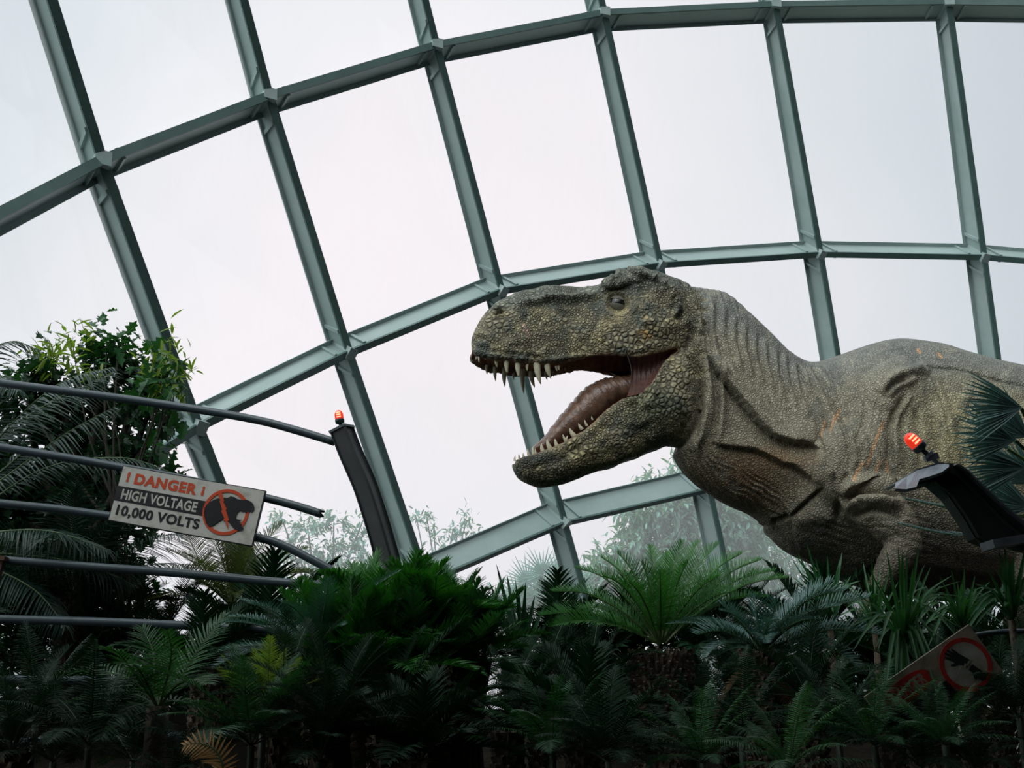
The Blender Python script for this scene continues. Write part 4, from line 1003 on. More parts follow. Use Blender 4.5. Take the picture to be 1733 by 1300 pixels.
stalk = mat('leaf_stalk', (.07, .12, .035), rough=.5)
stalkd = mat('dark_stalk', (.02, .035, .015), rough=.5)
bark = mat('cycad_bark', (.10, .075, .052), rough=.95, noise=(14, (.22, .17, .12), .5, .75), bump=(40, 1, .02))
twig = mat('tree_bark', (.03, .027, .02), rough=.9, noise=(6, (.05, .045, .035), .4, .7))
otwig = mat('garden_tree_bark', (.09, .10, .09), rough=.9)
def scaly_trunk(root, top, foot, r, seed=0, name='trunk'):
    """stout trunk armoured with old leaf bases"""
    R_ = random.Random(seed); m = MB(); H = top-foot; n = 16; Q = [Vector((0, 0, foot+H*i/10)) for i in range(11)]
    m.tube(Q, [r*(1.05+.08*math.sin(i*1.3)) for i in range(11)], n)
    rows = max(4, int(H/.035)); per = max(8, int(2*math.pi*r/.05))
    for j in range(rows):
        z = foot+H*(j+.5)/rows
        for k in range(per):
            a = 2*math.pi*(k+.5*(j % 2))/per+R_.uniform(-.08, .08); d = Vector((math.cos(a), math.sin(a), 0)); s = Vector((-d.y, d.x, 0)); L = r*R_.uniform(.22, .34)+.01
            p = d*r*.98+Vector((0, 0, z)); tpt = p+d*L*.6+Vector((0, 0, L*.9)); w_ = .018
            m.add([p-s*w_, p+s*w_, p+d*.012-Vector((0, 0, .018)), tpt-s*w_*.6, tpt+s*w_*.6, tpt+d*.012-Vector((0, 0, .008))], [(0, 1, 4, 3), (1, 2, 5, 4), (2, 0, 3, 5), (3, 4, 5), (2, 1, 0)])
    return m.build(name, bark, root)
VAR = {}
def variant(kind, k, mats, **kw):
    """a few leaf shapes per plant kind, shared by every copy"""
    key = (kind, k)
    if key not in VAR:
        L, e0, bend = kw.pop('L'), kw.pop('e0'), kw.pop('bend'); P = []; a = e0; x = z = 0
        for i in range(13):
            P.append(Vector((x, math.sin(i*.5+k)*.01*i/12, z))); st = L/12; a2 = a-bend*(i/12)**1.2; x += math.cos(a2)*st; z += math.sin(a2)*st
        m = MB(); frond(m, P, Vector((-math.sin(e0-bend*.4), 0, math.cos(e0-bend*.4))), seed=k*13+1, **kw)
        o = m.build('frond', mats); VAR[key] = o.data; bpy.data.objects.remove(o)
    return VAR[key]
KIND = {
 'cycad':  dict(L=1.0, n=66, ll=.155, lw=.0085, V=.42, sweep=.42, droop=.12, rr=.008),
 'broad':  dict(L=1.0, n=32, ll=.30, lw=.025, V=.38, sweep=.72, droop=.25, rr=.009, prf=(.8, 1, .7, 0)),
 'fern':   dict(L=1.0, n=44, ll=.21, lw=.014, V=.28, sweep=.50, droop=.35, rr=.007, tip=.2),
 'soft':   dict(L=1.0, n=40, ll=.15, lw=.014, V=.15, sweep=.30, droop=.45, rr=.006, tip=.15),
 'feather': dict(L=1.0, n=46, ll=.30, lw=.013, V=.10, sweep=.55, droop=.60, rr=.006, tip=.3),
}
LV = [(1.45, .35), (1.2, .55), (.95, .75), (.65, .85), (.3, .9), (-.1, .8)]      # start angle and bend, upright to hanging
def rosette(kind, mkey, name, label, cat, loc, L=1.0, n=24, levels=(0, 1, 2, 3, 4), trunk=None, seed=0, group=None, st=None, az=None, dead=0, sub='frond', heads=None):
    R_ = random.Random(seed); x, y, z = loc; g = ground_z(x, y) if y < 24 else .3
    root = empty(name, (x, y, g), label, cat, group)
    if trunk: scaly_trunk(root, z-g, 0, trunk, seed)
    else:
        m = MB(); m.tube([(0, 0, 0), (.01, 0, (z-g)*.5), (0, 0, z-g)], [.025, .018, .015], 8); m.build('stem', stalkd, root, True)
    for i in range(n):
        lv = levels[int(i*len(levels)/n)]; e0, bend = LV[lv]
        me_ = variant(kind+mkey, lv*2+(i % 2), [G[mkey], st or stalk], e0=e0+.12*(i % 2), bend=bend, **dict(KIND[kind]))
        a = i*2.39996+R_.uniform(-.25, .25) if az is None else az[i % len(az)]+R_.uniform(-.1, .1)
        s = L*R_.uniform(.85, 1.1)
        hd = Vector(heads[i % len(heads)])-Vector(root.location) if heads else Vector((0, 0, z-g))
        part(sub, me_, root, Matrix.Translation(hd) @ Matrix.Rotation(a, 4, 'Z') @ Matrix.Rotation(R_.uniform(-.15, .15), 4, 'X') @ Matrix.Scale(s, 4))
    for i in range(dead):
        me_ = variant(kind+'dead', 12+i % 2, [G['dead'], stalkd], e0=-.5-.25*(i % 2), bend=.8, **dict(KIND[kind]))
        part('dead_frond', me_, root, Matrix.Translation((0, 0, z-g-.03)) @ Matrix.Rotation(i*2.4+R_.random(), 4, 'Z') @ Matrix.Scale(L*R_.uniform(.7, .95), 4))
    return root
def px_frond(root, mkey, pts, Y, name='frond', **kw):
    """a leaf whose midrib follows traced points, each with its own distance"""
    P = [at(p[0], p[1], Y+(p[2] if len(p) > 2 else 0)) - root.location for p in pts]
    Lp = sum((b-a).length for a, b in zip(P[:-1], P[1:])); kw['n'] = min(kw['n'], max(16, int(Lp*(1-kw.get('start', .12))/(kw['lw']*1.55))))
    m = MB(); up = kw.pop('up', Vector((0, -.35, 1))); frond(m, P, up, **kw); return m.build(name, [G[mkey], kw.get('st', stalk)], root)

# ---- central cycad with the clear crown
c = at(1118, 1092, 6.6); g = ground_z(c.x, c.y)
root = empty('cycad', (c.x, c.y, g), 'bright green cycad with an open crown on a stout scaly trunk, below the dinosaur jaw', 'cycad')
scaly_trunk(root, c.z-g-.05, 0, .155, 3)
TIPS = [(975,962,.2,.5),(935,1001,.1,.6),(914,1042,-.05,.6),(930,1060,-.25,.6),(1017,943,.3,.3),(1045,936,.1,.25),(1101,925,.3,.15),(1154,917,.2,.12),(1182,917,.4,.12),(1216,920,.25,.18),(1255,937,.1,.25),(1288,947,.35,.3),
        (1311,966,.15,.45),(1332,978,.0,.5),(1064,985,-.45,.2),(1117,966,-.5,.1),(1216,975,-.4,.2),(1165,950,-.35,.1),(1130,935,.5,.1),(1020,975,-.3,.4),(1085,950,-.1,.15),(1245,1000,-.4,.3),(980,1030,.3,.5),(1300,1010,.4,.5)]
for i, (u, v, dy, ar) in enumerate(TIPS):
    mx_, my_ = (1118+u)/2, (1092+v)/2; hump = 26*ar*2
    base_ = (1118+(u-1118)*.04, 1088, dy*.05)
    px_frond(root, 'cycad', [base_, (lerp(1118, u, .33), lerp(1090, v, .42)-hump*.45, dy*.3), (lerp(1118, u, .68), lerp(1090, v, .78)-hump*.5, dy*.65), (u, v, dy)], 6.6,
             n=78, ll=.135 if v < 990 else .12, lw=.0062, V=.50, sweep=.62, droop=.10, rr=.0085, seed=i, tip=.25, up=Vector((-.35*(u-1118)/200, -.55 if dy > -.2 else -.9, 1)).normalized())
# ---- big cluster in the centre left
def bushy(lb, hs, L, n, mk, sd, lv=(0, 1, 1, 2, 2, 3, 3, 4)):
    H = [at(*h_) for h_ in hs]; c = H[0]; r = rosette('broad', mk, 'cycad', lb, 'cycad', (c.x, c.y, c.z), L, n, lv, .10, sd, heads=H)
    m = MB()
    for h_ in H[1:]: q = h_-r.location; m.tube([Vector((q.x*.2, q.y*.2, .1)), q*.6, q], [.07, .06, .05], 8)
    m.build('side_trunk', bark, r, True)
bushy('wide bushy green cycad of many heads at the foot of the black curved post', [(640,1118,6.1),(585,1118,6.0),(685,1080,6.3),(620,1082,6.2),(545,1128,5.9),(660,1150,5.8),(725,1072,6.2),(595,1150,5.7)], .46, 150, 'cycad', 1)
bushy('bushy dark cycad on the side towards the sword-leaved plants', [(775,1098,6.5),(728,1115,6.2),(818,1115,6.4),(755,1075,6.6),(790,1130,6.1),(700,1140,5.9)], .42, 104, 'cycad_dark', 2)
c = at(540, 1120, 5.9); rosette('cycad', 'blue', 'cycad', 'cycad with long low bluish fronds reaching left over the pipes', 'cycad', c, .62, 22, (2, 3, 3, 4), .09, 4)
# ---- cycad behind the sign, with browned lower fronds
c = at(392, 1030, 8.4); g = ground_z(c.x, c.y)
root = rosette('cycad', 'olive', 'cycad', 'olive backlit cycad behind the high voltage sign with brown hanging fronds', 'cycad', c, .72, 26, (0, 1, 2, 3, 3, 4), .12, 7, dead=9)
for i, t in enumerate([((392,1020),(345,960),(322,915),(318,892)), ((392,1020),(380,960),(362,920),(345,905)), ((395,1020),(420,960),(450,915),(478,886)), ((395,1020),(440,960),(490,935),(520,928)), ((390,1020),(330,975),(290,965),(255,985)), ((395,1025),(450,985),(510,968),(545,985))]):
    px_frond(root, 'olive', [(a, b, .1*j) for j, (a, b) in enumerate(t)], 8.3, n=60, ll=.17, lw=.010, V=.35, sweep=.5, droop=.2, seed=40+i)
# ---- fern palm, front left
c = at(268, 1195, 5.0); g = ground_z(c.x, c.y); root = empty('fern_palm', (c.x, c.y, g), 'mid-green fern palm with long comb-like fronds, low in front of the pipes', 'fern')
m = MB(); m.tube([(0, 0, 0), (0, 0, c.z-g)], .05, 8); m.build('stem', bark, root, True)
for i, t in enumerate([((268,1195),(220,1150),(160,1135),(98,1140)), ((265,1195),(235,1150),(205,1110),(180,1096)), ((268,1195),(262,1140),(258,1100),(240,1062)), ((270,1195),(285,1140),(290,1100),(283,1068)), ((272,1195),(310,1140),(345,1085),(382,1040)),
                       ((270,1195),(300,1160),(330,1150),(352,1158)), ((265,1195),(225,1175),(170,1175),(120,1185)), ((266,1195),(250,1160),(232,1130),(215,1125)), ((268,1198),(290,1185),(330,1195),(350,1225)), ((262,1198),(230,1195),(190,1215),(170,1250)), ((270,1195),(275,1150),(272,1120),(268,1105))]):
    px_frond(root, 'fern', [(a, b, -.12*j*(1 if i % 2 else -.5)) for j, (a, b) in enumerate(t)], 5.0, n=44, ll=.14, lw=.0095, V=.25, sweep=.55, droop=.3, rr=.006, seed=60+i, tip=.25)
# ---- blue-green cycad on the right with a hanging skirt
c = at(1290, 1105, 6.0); root = rosette('cycad', 'blue', 'cycad', 'blue-green cycad with stiff fronds and a dead hanging skirt, left of the strap-leaved clump', 'cycad', c, .5, 16, (3, 3, 4), .10, 11, dead=12)
for i, t in enumerate([((1290,1100),(1262,1065),(1240,1040),(1222,1025)), ((1290,1100),(1285,1065),(1280,1035),(1280,1008)), ((1290,1100),(1320,1060),(1360,1020),(1408,985)), ((1292,1100),(1340,1060),(1400,1030),(1470,1012)), ((1292,1100),(1350,1080),(1420,1065),(1490,1075)), ((1290,1100),(1300,1060),(1308,1040),(1312,1015)),
                       ((1292,1100),(1350,1095),(1410,1100),(1450,1130)), ((1285,1100),(1240,1075),(1210,1068),(1180,1075)), ((1292,1100),(1330,1045),(1380,1010),(1430,1000))]):
    px_frond(root, 'blue', [(a, b, -.05*j) for j, (a, b) in enumerate(t)], 5.95, n=64, ll=.13, lw=.010, V=.5, sweep=.55, droop=.08, seed=80+i)
# ---- sword-leaved and strap-leaved clumps
def straps(name, label, mkey, u, v, Y, tips, wd, seed=0, bend=.0, group=None, cat='plant', Lf='leaf'):
    c = at(u, v, Y); g = ground_z(c.x, c.y); root = empty(name, (c.x, c.y, g), label, cat, group)
    m = MB(); m.tube([(0, 0, 0), (0, 0, c.z-g)], [.022, .016], 8); m.build('stem', bark, root, True); R_ = random.Random(seed)
    if name == 'strap_leaf_plant':
        tips = list(tips)+[(t[0]+R_.uniform(-22, 22), t[1]+R_.uniform(5, 40), (t[2] if len(t) > 2 else 0)+R_.uniform(-.25, .1), (t[3] if len(t) > 3 else .02)+R_.uniform(0, .07)) for t in tips]; wd *= .78
    for i, tp in enumerate(tips):
        if len(tp) == 2: tp = (*tp, R_.uniform(-.35, .35))
        T = at(tp[0], tp[1], Y+tp[2])-root.location; B = Vector((0, 0, c.z-g)); ar = tp[3] if len(tp) > 3 else bend
        mid_ = B.lerp(T, .5)+Vector((0, 0, ar)); P = smooth_path([B, B.lerp(mid_, .55)+Vector((0, 0, ar*.25)), mid_, T], 4); mm = MB(); vs = []; fs = []
        for k, p in enumerate(P):
            t = (P[min(k+1, len(P)-1)]-P[max(k-1, 0)]).normalized(); n_2 = Vector((R_.uniform(-.02, .02), -.6, .8)); s = t.cross(n_2).normalized(); nn = s.cross(t); f = k/(len(P)-1); w_ = wd*(.6+.4*min(1, f*4))*(1-f**3)**.8+.001
            vs += [p-s*w_/2+nn*w_*.22, p, p+s*w_/2+nn*w_*.22]
        for k in range(len(P)-1):
            a = k*3; fs += [(a, a+1, a+4, a+3), (a+1, a+2, a+5, a+4)]
        mm.add(vs, fs); mm.build(Lf, [G[mkey]], root, True)
    return root
straps('sword_leaf_plant', 'dark clump of upright sword-shaped leaves right of the bushy cycads', 'deep', 882, 1125, 7.4,
       [(840,955,0,0),(872,982),(890,984),(858,972),(925,1016),(905,1008),(820,1000),(828,985),(878,1000),(846,1010),(935,1040),(915,1060),(805,1020),(865,1015),(895,1030),(810,1060),(945,1075),(855,1040)], .042, 1)
straps('sword_leaf_plant', 'thin spiky dark tuft between the bushy cycads and the sword-leaved clump', 'deep', 775, 1080, 7.8, [(737,975),(745,968),(760,985),(783,990),(795,978),(770,972),(805,1000),(725,990),(815,1015),(753,1000),(790,1000)], .018, 2)
straps('strap_leaf_plant', 'green strap-leaved clump arching over the fallen warning sign', 'fern', 1530, 1100, 4.9,
       [(1455,1078,-.2,.10),(1480,1095,-.3,.08),(1440,1000,0,.05),(1470,960,0,.02),(1500,930,.1,0),(1520,925,0,0),(1535,935,-.1,0),(1555,920,.1,0),(1575,960,0,.04),(1610,975,-.1,.08),(1630,1010,.1,.12),(1620,1060,-.1,.12),(1600,1085,-.2,.08),
        (1500,1160,-.3,.12),(1525,1170,-.3,.10),(1560,1150,-.3,.12),(1585,1130,-.3,.14),(1515,1140,-.4,.12),(1485,990,.2,.03),(1545,960,-.3,0),(1510,990,-.3,0),(1530,970,-.2,0),(1455,1040,-.1,.08),(1595,1010,-.2,.08),(1565,1000,-.3,.02),(1488,1045,-.3,.08),(1575,1180,-.3,.12),(1545,1185,-.3,.1)], .024, 3)
straps('strap_leaf_plant', 'dark green strap-leaved clump under the dinosaur far arm', 'cycad_dark', 1405, 1060, 6.4,
       [(1350,935,0,0),(1365,920,0,0),(1340,975,-.1,.04),(1380,945,0,0),(1400,940,0,0),(1420,955,0,0),(1440,975,0,.04),(1455,1000,0,.06),(1335,1010,0,.06),(1390,970,-.2,0),(1410,985,-.2,0),(1372,990,-.2,0),(1430,1010,-.2,.05),(1360,1020,-.2,.05),(1425,935,.2,0)], .036, 4)
straps('strap_leaf_plant', 'strap-leaved clump below the arm and the snapped post', 'fern', 1628, 1065, 5.6,
       [(1560,1000,0,.06),(1590,975,0,.02),(1610,965,0,0),(1632,960,0,0),(1650,975,0,0),(1675,985,0,.04),(1700,1000,0,.06),(1715,1030,0,.08),(1550,1030,0,.08),(1600,1000,-.2,0),(1645,1000,-.2,0),(1668,1010,-.2,.03),(1580,1040,-.2,.08),(1620,985,-.2,0),(1690,1050,-.2,.08),(1560,1060,-.2,.06)], .026, 5)
straps('strap_leaf_plant', 'dim strap-leaved clump at the picture edge right of the warning sign', 'cycad_dark', 1712, 1050, 5.0,
       [(1650,990,0,.05),(1670,960,0,0),(1690,930,0,0),(1700,925,0,0),(1715,940,0,0),(1735,930,0,0),(1750,960,0,.04),(1660,1030,0,.08),(1680,1000,-.2,0),(1705,990,-.2,0),(1728,990,-.2,0),(1650,1060,-.2,.08)], .034, 6)
straps('strap_leaf_plant', 'narrow strap-leaved tuft between the two arms of the dinosaur', 'fern', 1480, 1060, 6.2, [(1430,985),(1445,965),(1460,950),(1475,945),(1490,955),(1505,965),(1520,985),(1425,1015),(1530,1010),(1465,985),(1495,990),(1480,970),(1450,1000)], .024, 8)
# ---- fan palm reaching in from the right
c = at(1790, 850, 5.6); root = empty('fan_palm', (c.x, c.y, ground_z(c.x, c.y)), 'blue-green fan palm reaching in over the dinosaur flank at the picture edge', 'palm')
g = root.location.z; m = MB(); m.tube([(0, 0, 0), (.03, 0, .8), (0, 0, c.z-g)], [.11, .09, .08], 12); m.build('trunk', bark, root, True)
def fan(root, cu, cv, Y, r, a0, a1, n, mkey='fan', tilt=-.25, lw=.022, dr=.25, seed=0):
    """fan leaf: stalk and ribs spreading from one point; angles in the leaf's own plane"""
    R_ = random.Random(seed); C_p = at(cu, cv, Y)-root.location; m = MB()
    m.tube(smooth_path([Vector((0, 0, c.z-g)), Vector((0, 0, c.z-g)).lerp(C_p, .5)+Vector((0, 0, .05)), C_p], 4), .009, 6, mi=1)
    for i in range(n):
        a = lerp(a0, a1, i/(n-1)); d = Vector((math.cos(a), tilt, math.sin(a))).normalized(); L = r*R_.uniform(.88, 1.05)
        blade(m, C_p, d, Vector((0, -1, .35)).normalized()+Vector((0, 0, .0)), L, lw, dr*R_.uniform(.6, 1.4)*.5, 5, .5, prof_=(.45, .8, 1, .8, .45, 0))
    m.build('frond', [G[mkey], stalk], root)
for i, (u, v, r, a0, a1) in enumerate(((1728,690,.34,2.5,3.75),(1718,745,.36,2.35,3.6),(1735,790,.40,2.7,3.7),(1705,760,.24,1.9,2.9),(1740,740,.35,2.0,3.2),(1745,860,.36,2.3,3.4),(1750,820,.34,1.9,3.1))):
    fan(root, u, v, 5.3+.08*i, r, a0, a1, 17, seed=i)
for t in (((1790,870),(1700,872),(1600,858),(1533,845)), ((1790,900),(1700,905),(1610,905),(1522,887)), ((1780,850),(1720,880),(1660,900),(1612,870))):
    px_frond(root, 'fan', [(a, b) for a, b in t], 5.5, n=40, ll=.09, lw=.009, V=.2, sweep=.9, droop=.1, start=.3, seed=5)
# ---- feather palms at the left edge
c = at(-120, 900, 7.6); root = empty('feather_palm', (c.x, c.y, ground_z(c.x, c.y)), 'dark feather palm at the left edge with long drooping glossy fronds', 'palm')
g = root.location.z; m = MB(); m.tube([(0, 0, 0), (.03, 0, 1.2), (0, 0, c.z-g)], [.11, .08, .07], 12); m.build('trunk', bark, root, True)
PF = [((-120,900),(-60,640),(10,580),(62,592)), ((-120,900),(-40,700),(60,610),(105,604)), ((-120,900),(0,740),(100,650),(190,622)), ((-120,900),(-20,760),(70,690),(190,632)), ((-120,900),(20,800),(110,735),(192,690)), ((-120,900),(30,830),(160,745),(285,735)),
      ((-120,900),(0,800),(60,760),(130,790)), ((-120,920),(20,860),(120,850),(200,880)), ((-120,920),(0,900),(90,900),(180,930)), ((-120,930),(40,940),(140,955),(225,990)), ((-120,920),(-40,700),(-10,640),(30,660)), ((-120,930),(60,800),(200,775),(290,800)),
      ((-120,940),(-20,960),(60,1000),(110,1060)), ((-120,930),(-20,880),(50,830),(110,830))]
PF = [t for i, t in enumerate(PF) if i not in (1, 5, 7, 13)]
for i, t in enumerate(PF):
    px_frond(root, 'palm', [(a, b, -.15*j*(1 if i % 2 else -.6)) for j, (a, b) in enumerate(t)], 7.6, n=46, ll=.25, lw=.017, V=.05, sweep=.6, droop=.75, start=.35, rr=.010, seed=100+i, up=Vector((.2, -.5, 1)))
c = at(120, 1010, 7.9); rosette('feather', 'palm', 'feather_palm', 'dark feather palm in the shade under the high voltage sign', 'palm', c, 1.0, 14, (1, 2, 3, 3), .07, 21)
# ---- broadleaf trees
def leafcard(m, p, d, n, L, W, lobes=False, mi=0):
    d = d.normalized(); s = d.cross(n); s = s.normalized() if s.length > 1e-4 else Vector((1, 0, 0)); nn = s.cross(d)
    if lobes: pr = ((0, 0), (.12, .30), (.25, .16), (.42, .5), (.55, .24), (.72, .38), (.8, .14), (1, 0))
    else: pr = ((0, 0), (.2, .3), (.45, .42), (.75, .26), (1, 0))
    k = len(pr); cen = [p+d*(L*x)-nn*(.18*L*x*x) for x, _ in pr]
    vs = cen+[cen[i]+s*(pr[i][1]*W)+nn*(pr[i][1]*W*.35) for i in range(1, k-1)]+[cen[i]-s*(pr[i][1]*W)+nn*(pr[i][1]*W*.35) for i in range(1, k-1)]
    a, b = k, k+k-2; fs = []
    for i in range(1, k-2): fs += [(i, i+1, a+i, a+i-1), (i+1, i, b+i-1, b+i)]
    fs += [(0, 1, a), (1, 0, b), (k-2, k-1, a+k-3), (k-1, k-2, b+k-3)]
    m.add(vs, fs, mi)
def tree(name, label, cat, foot, clusters, nleaf, L, W, mkey, bmat, seed=0, lobes=False, trunk_r=.12, hang=.35, group=None):
    """trunk and limbs that reach each leaf cluster; clusters: (x, y, z, rx, ry, rz)"""
    R_ = random.Random(seed); root = empty(name, foot, label, cat, group); f = Vector(foot); m = MB()
    cz = sum(c_[2] for c_ in clusters)/len(clusters); cx = sum(c_[0] for c_ in clusters)/len(clusters); cy = sum(c_[1] for c_ in clusters)/len(clusters)
    fork = Vector((lerp(f.x, cx, .6), lerp(f.y, cy, .6), lerp(f.z, cz, .55)))
    m.tube([Vector((0, 0, 0)), (fork-f)*.5+Vector((trunk_r, 0, 0)), fork-f], [trunk_r, trunk_r*.8, trunk_r*.6], 10)
    lv = MB(); vol = [c_[3]*c_[4]*c_[5] for c_ in clusters]; tot = sum(v_**.8 for v_ in vol)
    for ci, c_ in enumerate(clusters):
        C_c = Vector(c_[:3]); m.tube(smooth_path([fork-f, (fork-f).lerp(C_c-f, .5)+Vector((R_.uniform(-.1, .1), 0, R_.uniform(-.1, .15))), C_c-f], 3), [trunk_r*.45*(1-.11*k) for k in range(7)], 6)
        k = max(5, int(nleaf*vol[ci]**.8/tot)); nb = max(3, k//22)
        for b in range(nb):      # twig with its spray of leaves
            while True:
                q = Vector((R_.uniform(-1, 1), R_.uniform(-1, 1), R_.uniform(-1, 1)))
                if .25 < q.length < 1: break
            q = q*(q.length**-.4); q = Vector((q.x*c_[3], q.y*c_[4], q.z*c_[5])); tp = C_c-f+q; st_ = C_c-f+q*.25
            m.tube([st_, st_.lerp(tp, .6)+Vector((0, 0, .04*c_[5])), tp], [trunk_r*.10, trunk_r*.06, trunk_r*.03], 4)
            out = q.normalized()
            for j in range(k//nb):
                s = R_.uniform(.35, 1.05); p = st_.lerp(tp, s)+Vector((R_.gauss(0, 1), R_.gauss(0, 1), R_.gauss(0, 1)))*L*.55
                d = (out*.6+Vector((R_.uniform(-1, 1), R_.uniform(-1, 1), R_.uniform(-1, 1)-hang))).normalized(); n_3 = Vector((R_.uniform(-.6, .6), R_.uniform(-.6, .6), 1)).normalized()
                sc = R_.uniform(.6, 1.15); leafcard(lv, p, d, n_3, L*sc, W*sc, lobes)
    m.build('trunk', bmat, root, True); lv.build('foliage', [G[mkey]], root); return root
def cl(u, v, Y, ru, rv, rd=None):
    """cluster at a traced place, radii in traced units turned into metres"""
    p = at(u, v, Y); k = Y/F*1.03; return (p.x, p.y, p.z, ru*k, rd if rd else (ru+rv)/2*k, rv*k)
Yt = 8.7
cls = [cl(40,690,Yt,75,70), cl(110,640,Yt,60,45), cl(175,625,Yt,55,45), cl(240,630,Yt,50,45), cl(255,690,Yt,48,50), cl(170,700,Yt+.4,70,60), cl(90,760,Yt+.3,80,70), cl(215,770,Yt+.2,62,55), cl(255,800,Yt,40,40), cl(140,840,Yt+.3,80,60), cl(40,870,Yt+.3,80,80), cl(200,900,Yt+.3,60,50),
       cl(110,960,Yt+.4,90,70), cl(225,960,Yt+.4,50,45), cl(20,1000,Yt+.3,80,80), cl(-40,780,Yt,80,120), cl(180,1040,Yt+.5,90,60), cl(290,700,Yt-.2,18,38), cl(70,620,Yt,30,25)]
f = at(130, 1100, Yt+.3); tree('broadleaf_tree', 'tall dark broadleaf tree filling the left side behind the pipes', 'tree', (f.x, f.y, ground_z(f.x, f.y)), cls, 6500, .125, .10, 'tree', twig, 1, True, .11)
cls = [cl(182,566,Yt-.3,22,14), cl(200,590,Yt-.3,25,18), cl(283,650,Yt-.6,20,30), cl(268,760,Yt-.5,14,20), cl(20,640,Yt-.5,12,10)]
f = at(225, 1100, Yt-.5); tree('climbing_fig', 'fresh green lobed leaves rising from the top of the dark tree', 'tree', (f.x, f.y, ground_z(f.x, f.y)), cls, 150, .15, .11, 'fern', twig, 3, True, .03, 0)
cls = [cl(122,575,Yt-.4,10,28), cl(85,600,Yt-.4,22,18), cl(283,598,Yt-.6,18,22), cl(300,620,Yt-.6,16,14), cl(292,655,Yt-.6,14,18), cl(160,625,Yt-.5,20,10)]
f = at(240, 1110, Yt-.6); tree('willowy_shrub', 'slender yellow-green leaved shoots at the top of the dark tree', 'shrub', (f.x, f.y, ground_z(f.x, f.y)), cls, 260, .13, .035, 'yellow', twig, 4, False, .02, .1)
for lb, us in (('dark leafy shrub behind the lower pipes on the left side', ((-40,1120),(40,1130),(120,1130),(200,1130),(280,1110),(340,1150))), ('dark leafy shrub behind the olive cycad and the bushy cycads', ((400,1110),(470,1110),(540,1110),(620,1120),(700,1110))),
               ('dark leafy shrub between the sword-leaved clump and the scaly trunk', ((900,1130),(960,1120),(1030,1130),(1080,1140),(1160,1140))), ('dark leafy shrub under the belly of the dinosaur', ((1400,1120),(1460,1110),(1530,1100),(1600,1090),(1680,1080),(1750,1080),(1350,1150)))):
    cls = [cl(u, v+q, 9.4+.15*q/40, 50, 42) for u, v in us for q in (0, 70)]; f = at(sum(u for u, v in us)/len(us), 1200, 9.4)
    tree('leafy_shrub', lb, 'shrub', (f.x, f.y, ground_z(f.x, f.y)), cls, 2600, .13, .09, 'tree', twig, len(us), False, .05)
# ---- undergrowth, individually placed
R_ = random.Random(77)
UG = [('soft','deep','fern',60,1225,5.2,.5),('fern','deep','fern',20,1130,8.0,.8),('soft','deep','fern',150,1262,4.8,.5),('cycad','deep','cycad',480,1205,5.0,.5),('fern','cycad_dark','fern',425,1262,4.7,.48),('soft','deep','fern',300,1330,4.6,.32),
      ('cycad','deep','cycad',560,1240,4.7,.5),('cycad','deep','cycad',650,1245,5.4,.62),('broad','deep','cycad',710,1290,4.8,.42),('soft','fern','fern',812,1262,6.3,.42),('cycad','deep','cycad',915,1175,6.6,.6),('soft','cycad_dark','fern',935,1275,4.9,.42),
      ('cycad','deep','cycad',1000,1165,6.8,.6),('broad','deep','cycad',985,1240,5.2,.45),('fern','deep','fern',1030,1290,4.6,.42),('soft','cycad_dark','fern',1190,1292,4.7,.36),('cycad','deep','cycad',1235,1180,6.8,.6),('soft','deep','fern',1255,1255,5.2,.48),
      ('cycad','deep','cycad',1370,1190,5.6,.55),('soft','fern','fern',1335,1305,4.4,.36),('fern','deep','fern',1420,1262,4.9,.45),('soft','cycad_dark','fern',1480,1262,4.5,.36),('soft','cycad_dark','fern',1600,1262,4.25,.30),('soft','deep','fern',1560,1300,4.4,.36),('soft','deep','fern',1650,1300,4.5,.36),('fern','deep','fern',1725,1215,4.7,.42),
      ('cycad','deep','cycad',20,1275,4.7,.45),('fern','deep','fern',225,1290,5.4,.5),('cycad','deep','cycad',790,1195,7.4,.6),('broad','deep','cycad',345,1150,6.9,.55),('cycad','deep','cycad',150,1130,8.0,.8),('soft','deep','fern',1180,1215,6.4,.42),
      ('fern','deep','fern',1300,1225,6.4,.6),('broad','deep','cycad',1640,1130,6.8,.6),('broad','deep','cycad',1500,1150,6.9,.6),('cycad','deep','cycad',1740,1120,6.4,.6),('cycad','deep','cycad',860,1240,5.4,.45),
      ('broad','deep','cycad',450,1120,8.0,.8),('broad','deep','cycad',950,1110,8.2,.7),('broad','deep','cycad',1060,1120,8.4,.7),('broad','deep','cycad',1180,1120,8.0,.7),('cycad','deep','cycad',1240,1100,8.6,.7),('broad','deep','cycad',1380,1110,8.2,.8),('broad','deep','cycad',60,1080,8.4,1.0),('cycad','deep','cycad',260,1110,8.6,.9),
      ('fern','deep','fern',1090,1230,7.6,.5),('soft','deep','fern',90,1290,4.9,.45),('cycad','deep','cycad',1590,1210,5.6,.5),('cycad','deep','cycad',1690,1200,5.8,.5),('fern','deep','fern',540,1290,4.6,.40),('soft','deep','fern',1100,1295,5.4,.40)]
WH = {0: 'feathery', 1: 'shaded', 2: 'dark'}
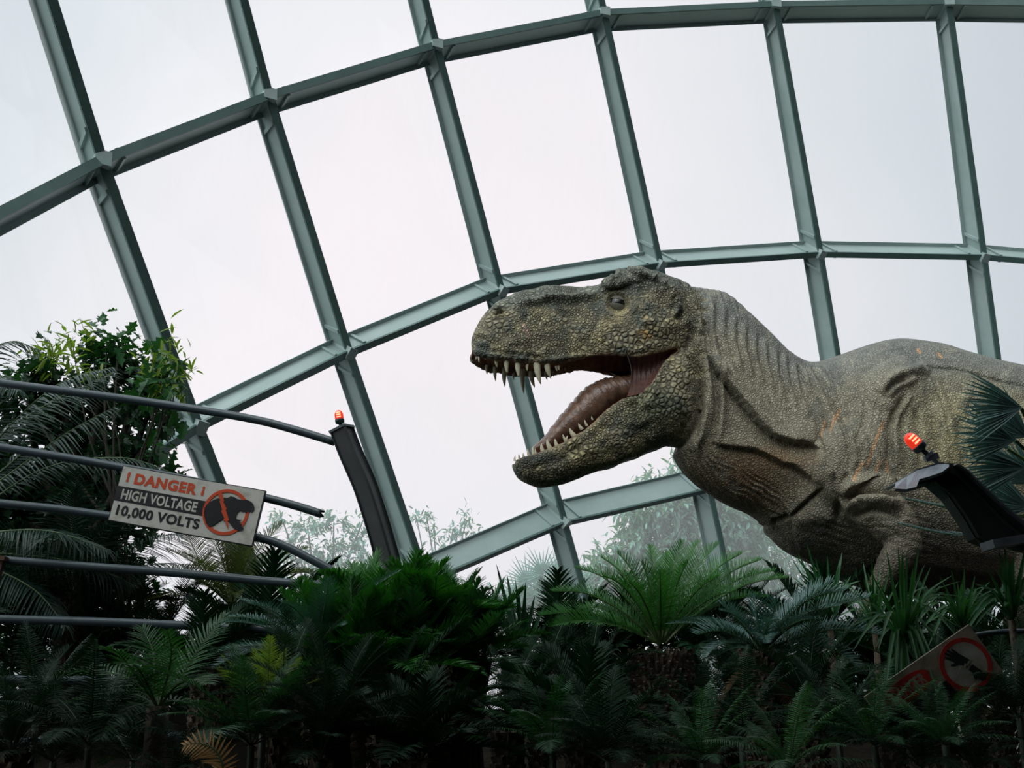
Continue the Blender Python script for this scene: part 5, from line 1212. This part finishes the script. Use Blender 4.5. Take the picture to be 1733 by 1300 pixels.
def near_what(u, v):
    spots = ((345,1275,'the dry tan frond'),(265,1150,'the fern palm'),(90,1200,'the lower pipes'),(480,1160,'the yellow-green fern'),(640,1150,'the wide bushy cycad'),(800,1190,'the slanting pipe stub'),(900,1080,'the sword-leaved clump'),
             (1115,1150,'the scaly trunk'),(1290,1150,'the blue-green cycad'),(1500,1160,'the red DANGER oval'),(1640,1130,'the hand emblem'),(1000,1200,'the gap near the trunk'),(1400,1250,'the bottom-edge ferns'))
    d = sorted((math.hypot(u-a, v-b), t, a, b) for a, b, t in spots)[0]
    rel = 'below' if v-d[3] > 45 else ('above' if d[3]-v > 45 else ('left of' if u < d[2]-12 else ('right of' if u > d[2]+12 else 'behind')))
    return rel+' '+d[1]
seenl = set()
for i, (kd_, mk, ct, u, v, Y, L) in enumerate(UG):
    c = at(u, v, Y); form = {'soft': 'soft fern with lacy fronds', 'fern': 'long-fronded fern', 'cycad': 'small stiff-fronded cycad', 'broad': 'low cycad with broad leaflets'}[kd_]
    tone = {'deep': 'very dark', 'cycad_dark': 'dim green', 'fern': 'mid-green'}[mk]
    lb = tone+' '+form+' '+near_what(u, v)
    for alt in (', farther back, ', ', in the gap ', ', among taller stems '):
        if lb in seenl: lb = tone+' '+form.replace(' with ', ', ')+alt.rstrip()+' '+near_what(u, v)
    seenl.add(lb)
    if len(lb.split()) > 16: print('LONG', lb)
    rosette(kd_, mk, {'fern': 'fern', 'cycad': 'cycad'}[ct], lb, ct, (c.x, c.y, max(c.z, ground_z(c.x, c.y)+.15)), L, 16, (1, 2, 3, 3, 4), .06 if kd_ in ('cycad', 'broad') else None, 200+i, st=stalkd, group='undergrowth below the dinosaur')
# yellow-lit fern, dry frond
c = at(445, 1225, 4.9); root = rosette('fern', 'yellow', 'fern', 'fern with bright yellow-green fronds between the pipes, left of the bushy cycads', 'fern', (c.x, c.y, c.z), .36, 9, (0, 1, 1, 2), None, 31)
c = at(372, 1320, 4.15); root = empty('dry_fern', (c.x, c.y, ground_z(c.x, c.y)), 'single dry tan frond curling over at the bottom edge', 'fern')
px_frond(root, 'dry', [(372,1330),(376,1295),(362,1268),(335,1258),(312,1262)], 4.15, n=34, ll=.075, lw=.010, V=.1, sweep=.4, droop=.25, start=.1, rr=.005, seed=3, up=Vector((0, -1, .6)))
# ---- garden outside the glass
def ocl(u, v, Y, ru, rv): return cl(u, v, Y, ru, rv)
Yo = 30
cls = [ocl(520,890,Yo,28,22), ocl(565,885,Yo,26,20), ocl(500,925,Yo,30,25), ocl(555,935,Yo,32,30), ocl(600,920,Yo,20,30), ocl(530,965,Yo,40,22), ocl(590,975,Yo,35,25), ocl(478,880,Yo,18,14), ocl(615,880,Yo,10,16), ocl(470,960,Yo,30,28), ocl(440,1000,Yo,40,25), ocl(640,960,Yo,30,30)]
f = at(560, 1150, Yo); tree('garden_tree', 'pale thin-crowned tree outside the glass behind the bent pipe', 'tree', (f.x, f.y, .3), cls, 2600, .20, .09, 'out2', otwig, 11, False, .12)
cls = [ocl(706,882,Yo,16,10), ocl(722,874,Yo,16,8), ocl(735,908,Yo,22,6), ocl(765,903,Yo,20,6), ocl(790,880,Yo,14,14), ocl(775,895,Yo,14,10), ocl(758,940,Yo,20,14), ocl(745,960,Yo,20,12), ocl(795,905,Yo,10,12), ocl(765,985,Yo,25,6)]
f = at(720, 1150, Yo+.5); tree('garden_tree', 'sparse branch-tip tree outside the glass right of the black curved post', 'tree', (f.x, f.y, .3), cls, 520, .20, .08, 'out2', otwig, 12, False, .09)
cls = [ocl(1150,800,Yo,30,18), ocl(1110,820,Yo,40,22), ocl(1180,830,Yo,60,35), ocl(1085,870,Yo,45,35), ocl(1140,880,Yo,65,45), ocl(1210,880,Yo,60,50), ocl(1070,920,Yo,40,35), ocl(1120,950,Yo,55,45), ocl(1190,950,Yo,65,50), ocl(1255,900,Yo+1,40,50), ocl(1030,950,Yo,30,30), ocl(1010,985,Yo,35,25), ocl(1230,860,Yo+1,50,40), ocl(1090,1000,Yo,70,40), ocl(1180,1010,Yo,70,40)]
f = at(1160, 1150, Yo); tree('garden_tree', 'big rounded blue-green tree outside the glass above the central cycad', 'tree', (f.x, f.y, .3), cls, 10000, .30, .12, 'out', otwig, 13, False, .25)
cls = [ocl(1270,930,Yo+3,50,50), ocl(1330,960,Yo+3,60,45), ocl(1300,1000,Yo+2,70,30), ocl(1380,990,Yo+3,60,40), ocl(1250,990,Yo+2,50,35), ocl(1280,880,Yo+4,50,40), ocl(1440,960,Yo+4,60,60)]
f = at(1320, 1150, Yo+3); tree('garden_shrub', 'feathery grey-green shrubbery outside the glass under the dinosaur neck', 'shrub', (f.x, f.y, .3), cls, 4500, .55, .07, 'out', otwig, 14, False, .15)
c = at(925, 1010, 27); root = empty('garden_palm', (c.x, c.y, .3), 'pale spiky palm outside the glass left of the central cycad', 'palm')
m = MB(); m.tube([(0, 0, 0), (0, 0, c.z-.3)], .14, 8); m.build('trunk', otwig, root, True); R_ = random.Random(5)
for i in range(11):
    a = i*.57; q = Vector((math.cos(a)*.7, math.sin(a)*.5, c.z-.3+.4*math.sin(a*1.7)+.1)); m = MB()
    m.tube([(0, 0, c.z-.3), q], .015, 5, mi=1)
    for j in range(24):
        b = math.pi*2*j/24*.8; d = Vector((math.cos(b)*.9+.3*math.cos(a), R_.uniform(-.3, .3), math.sin(b)*.9+.2)).normalized(); blade(m, q, d, Vector((0, -1, .2)), .75*R_.uniform(.8, 1.1), .045, .15, 3)
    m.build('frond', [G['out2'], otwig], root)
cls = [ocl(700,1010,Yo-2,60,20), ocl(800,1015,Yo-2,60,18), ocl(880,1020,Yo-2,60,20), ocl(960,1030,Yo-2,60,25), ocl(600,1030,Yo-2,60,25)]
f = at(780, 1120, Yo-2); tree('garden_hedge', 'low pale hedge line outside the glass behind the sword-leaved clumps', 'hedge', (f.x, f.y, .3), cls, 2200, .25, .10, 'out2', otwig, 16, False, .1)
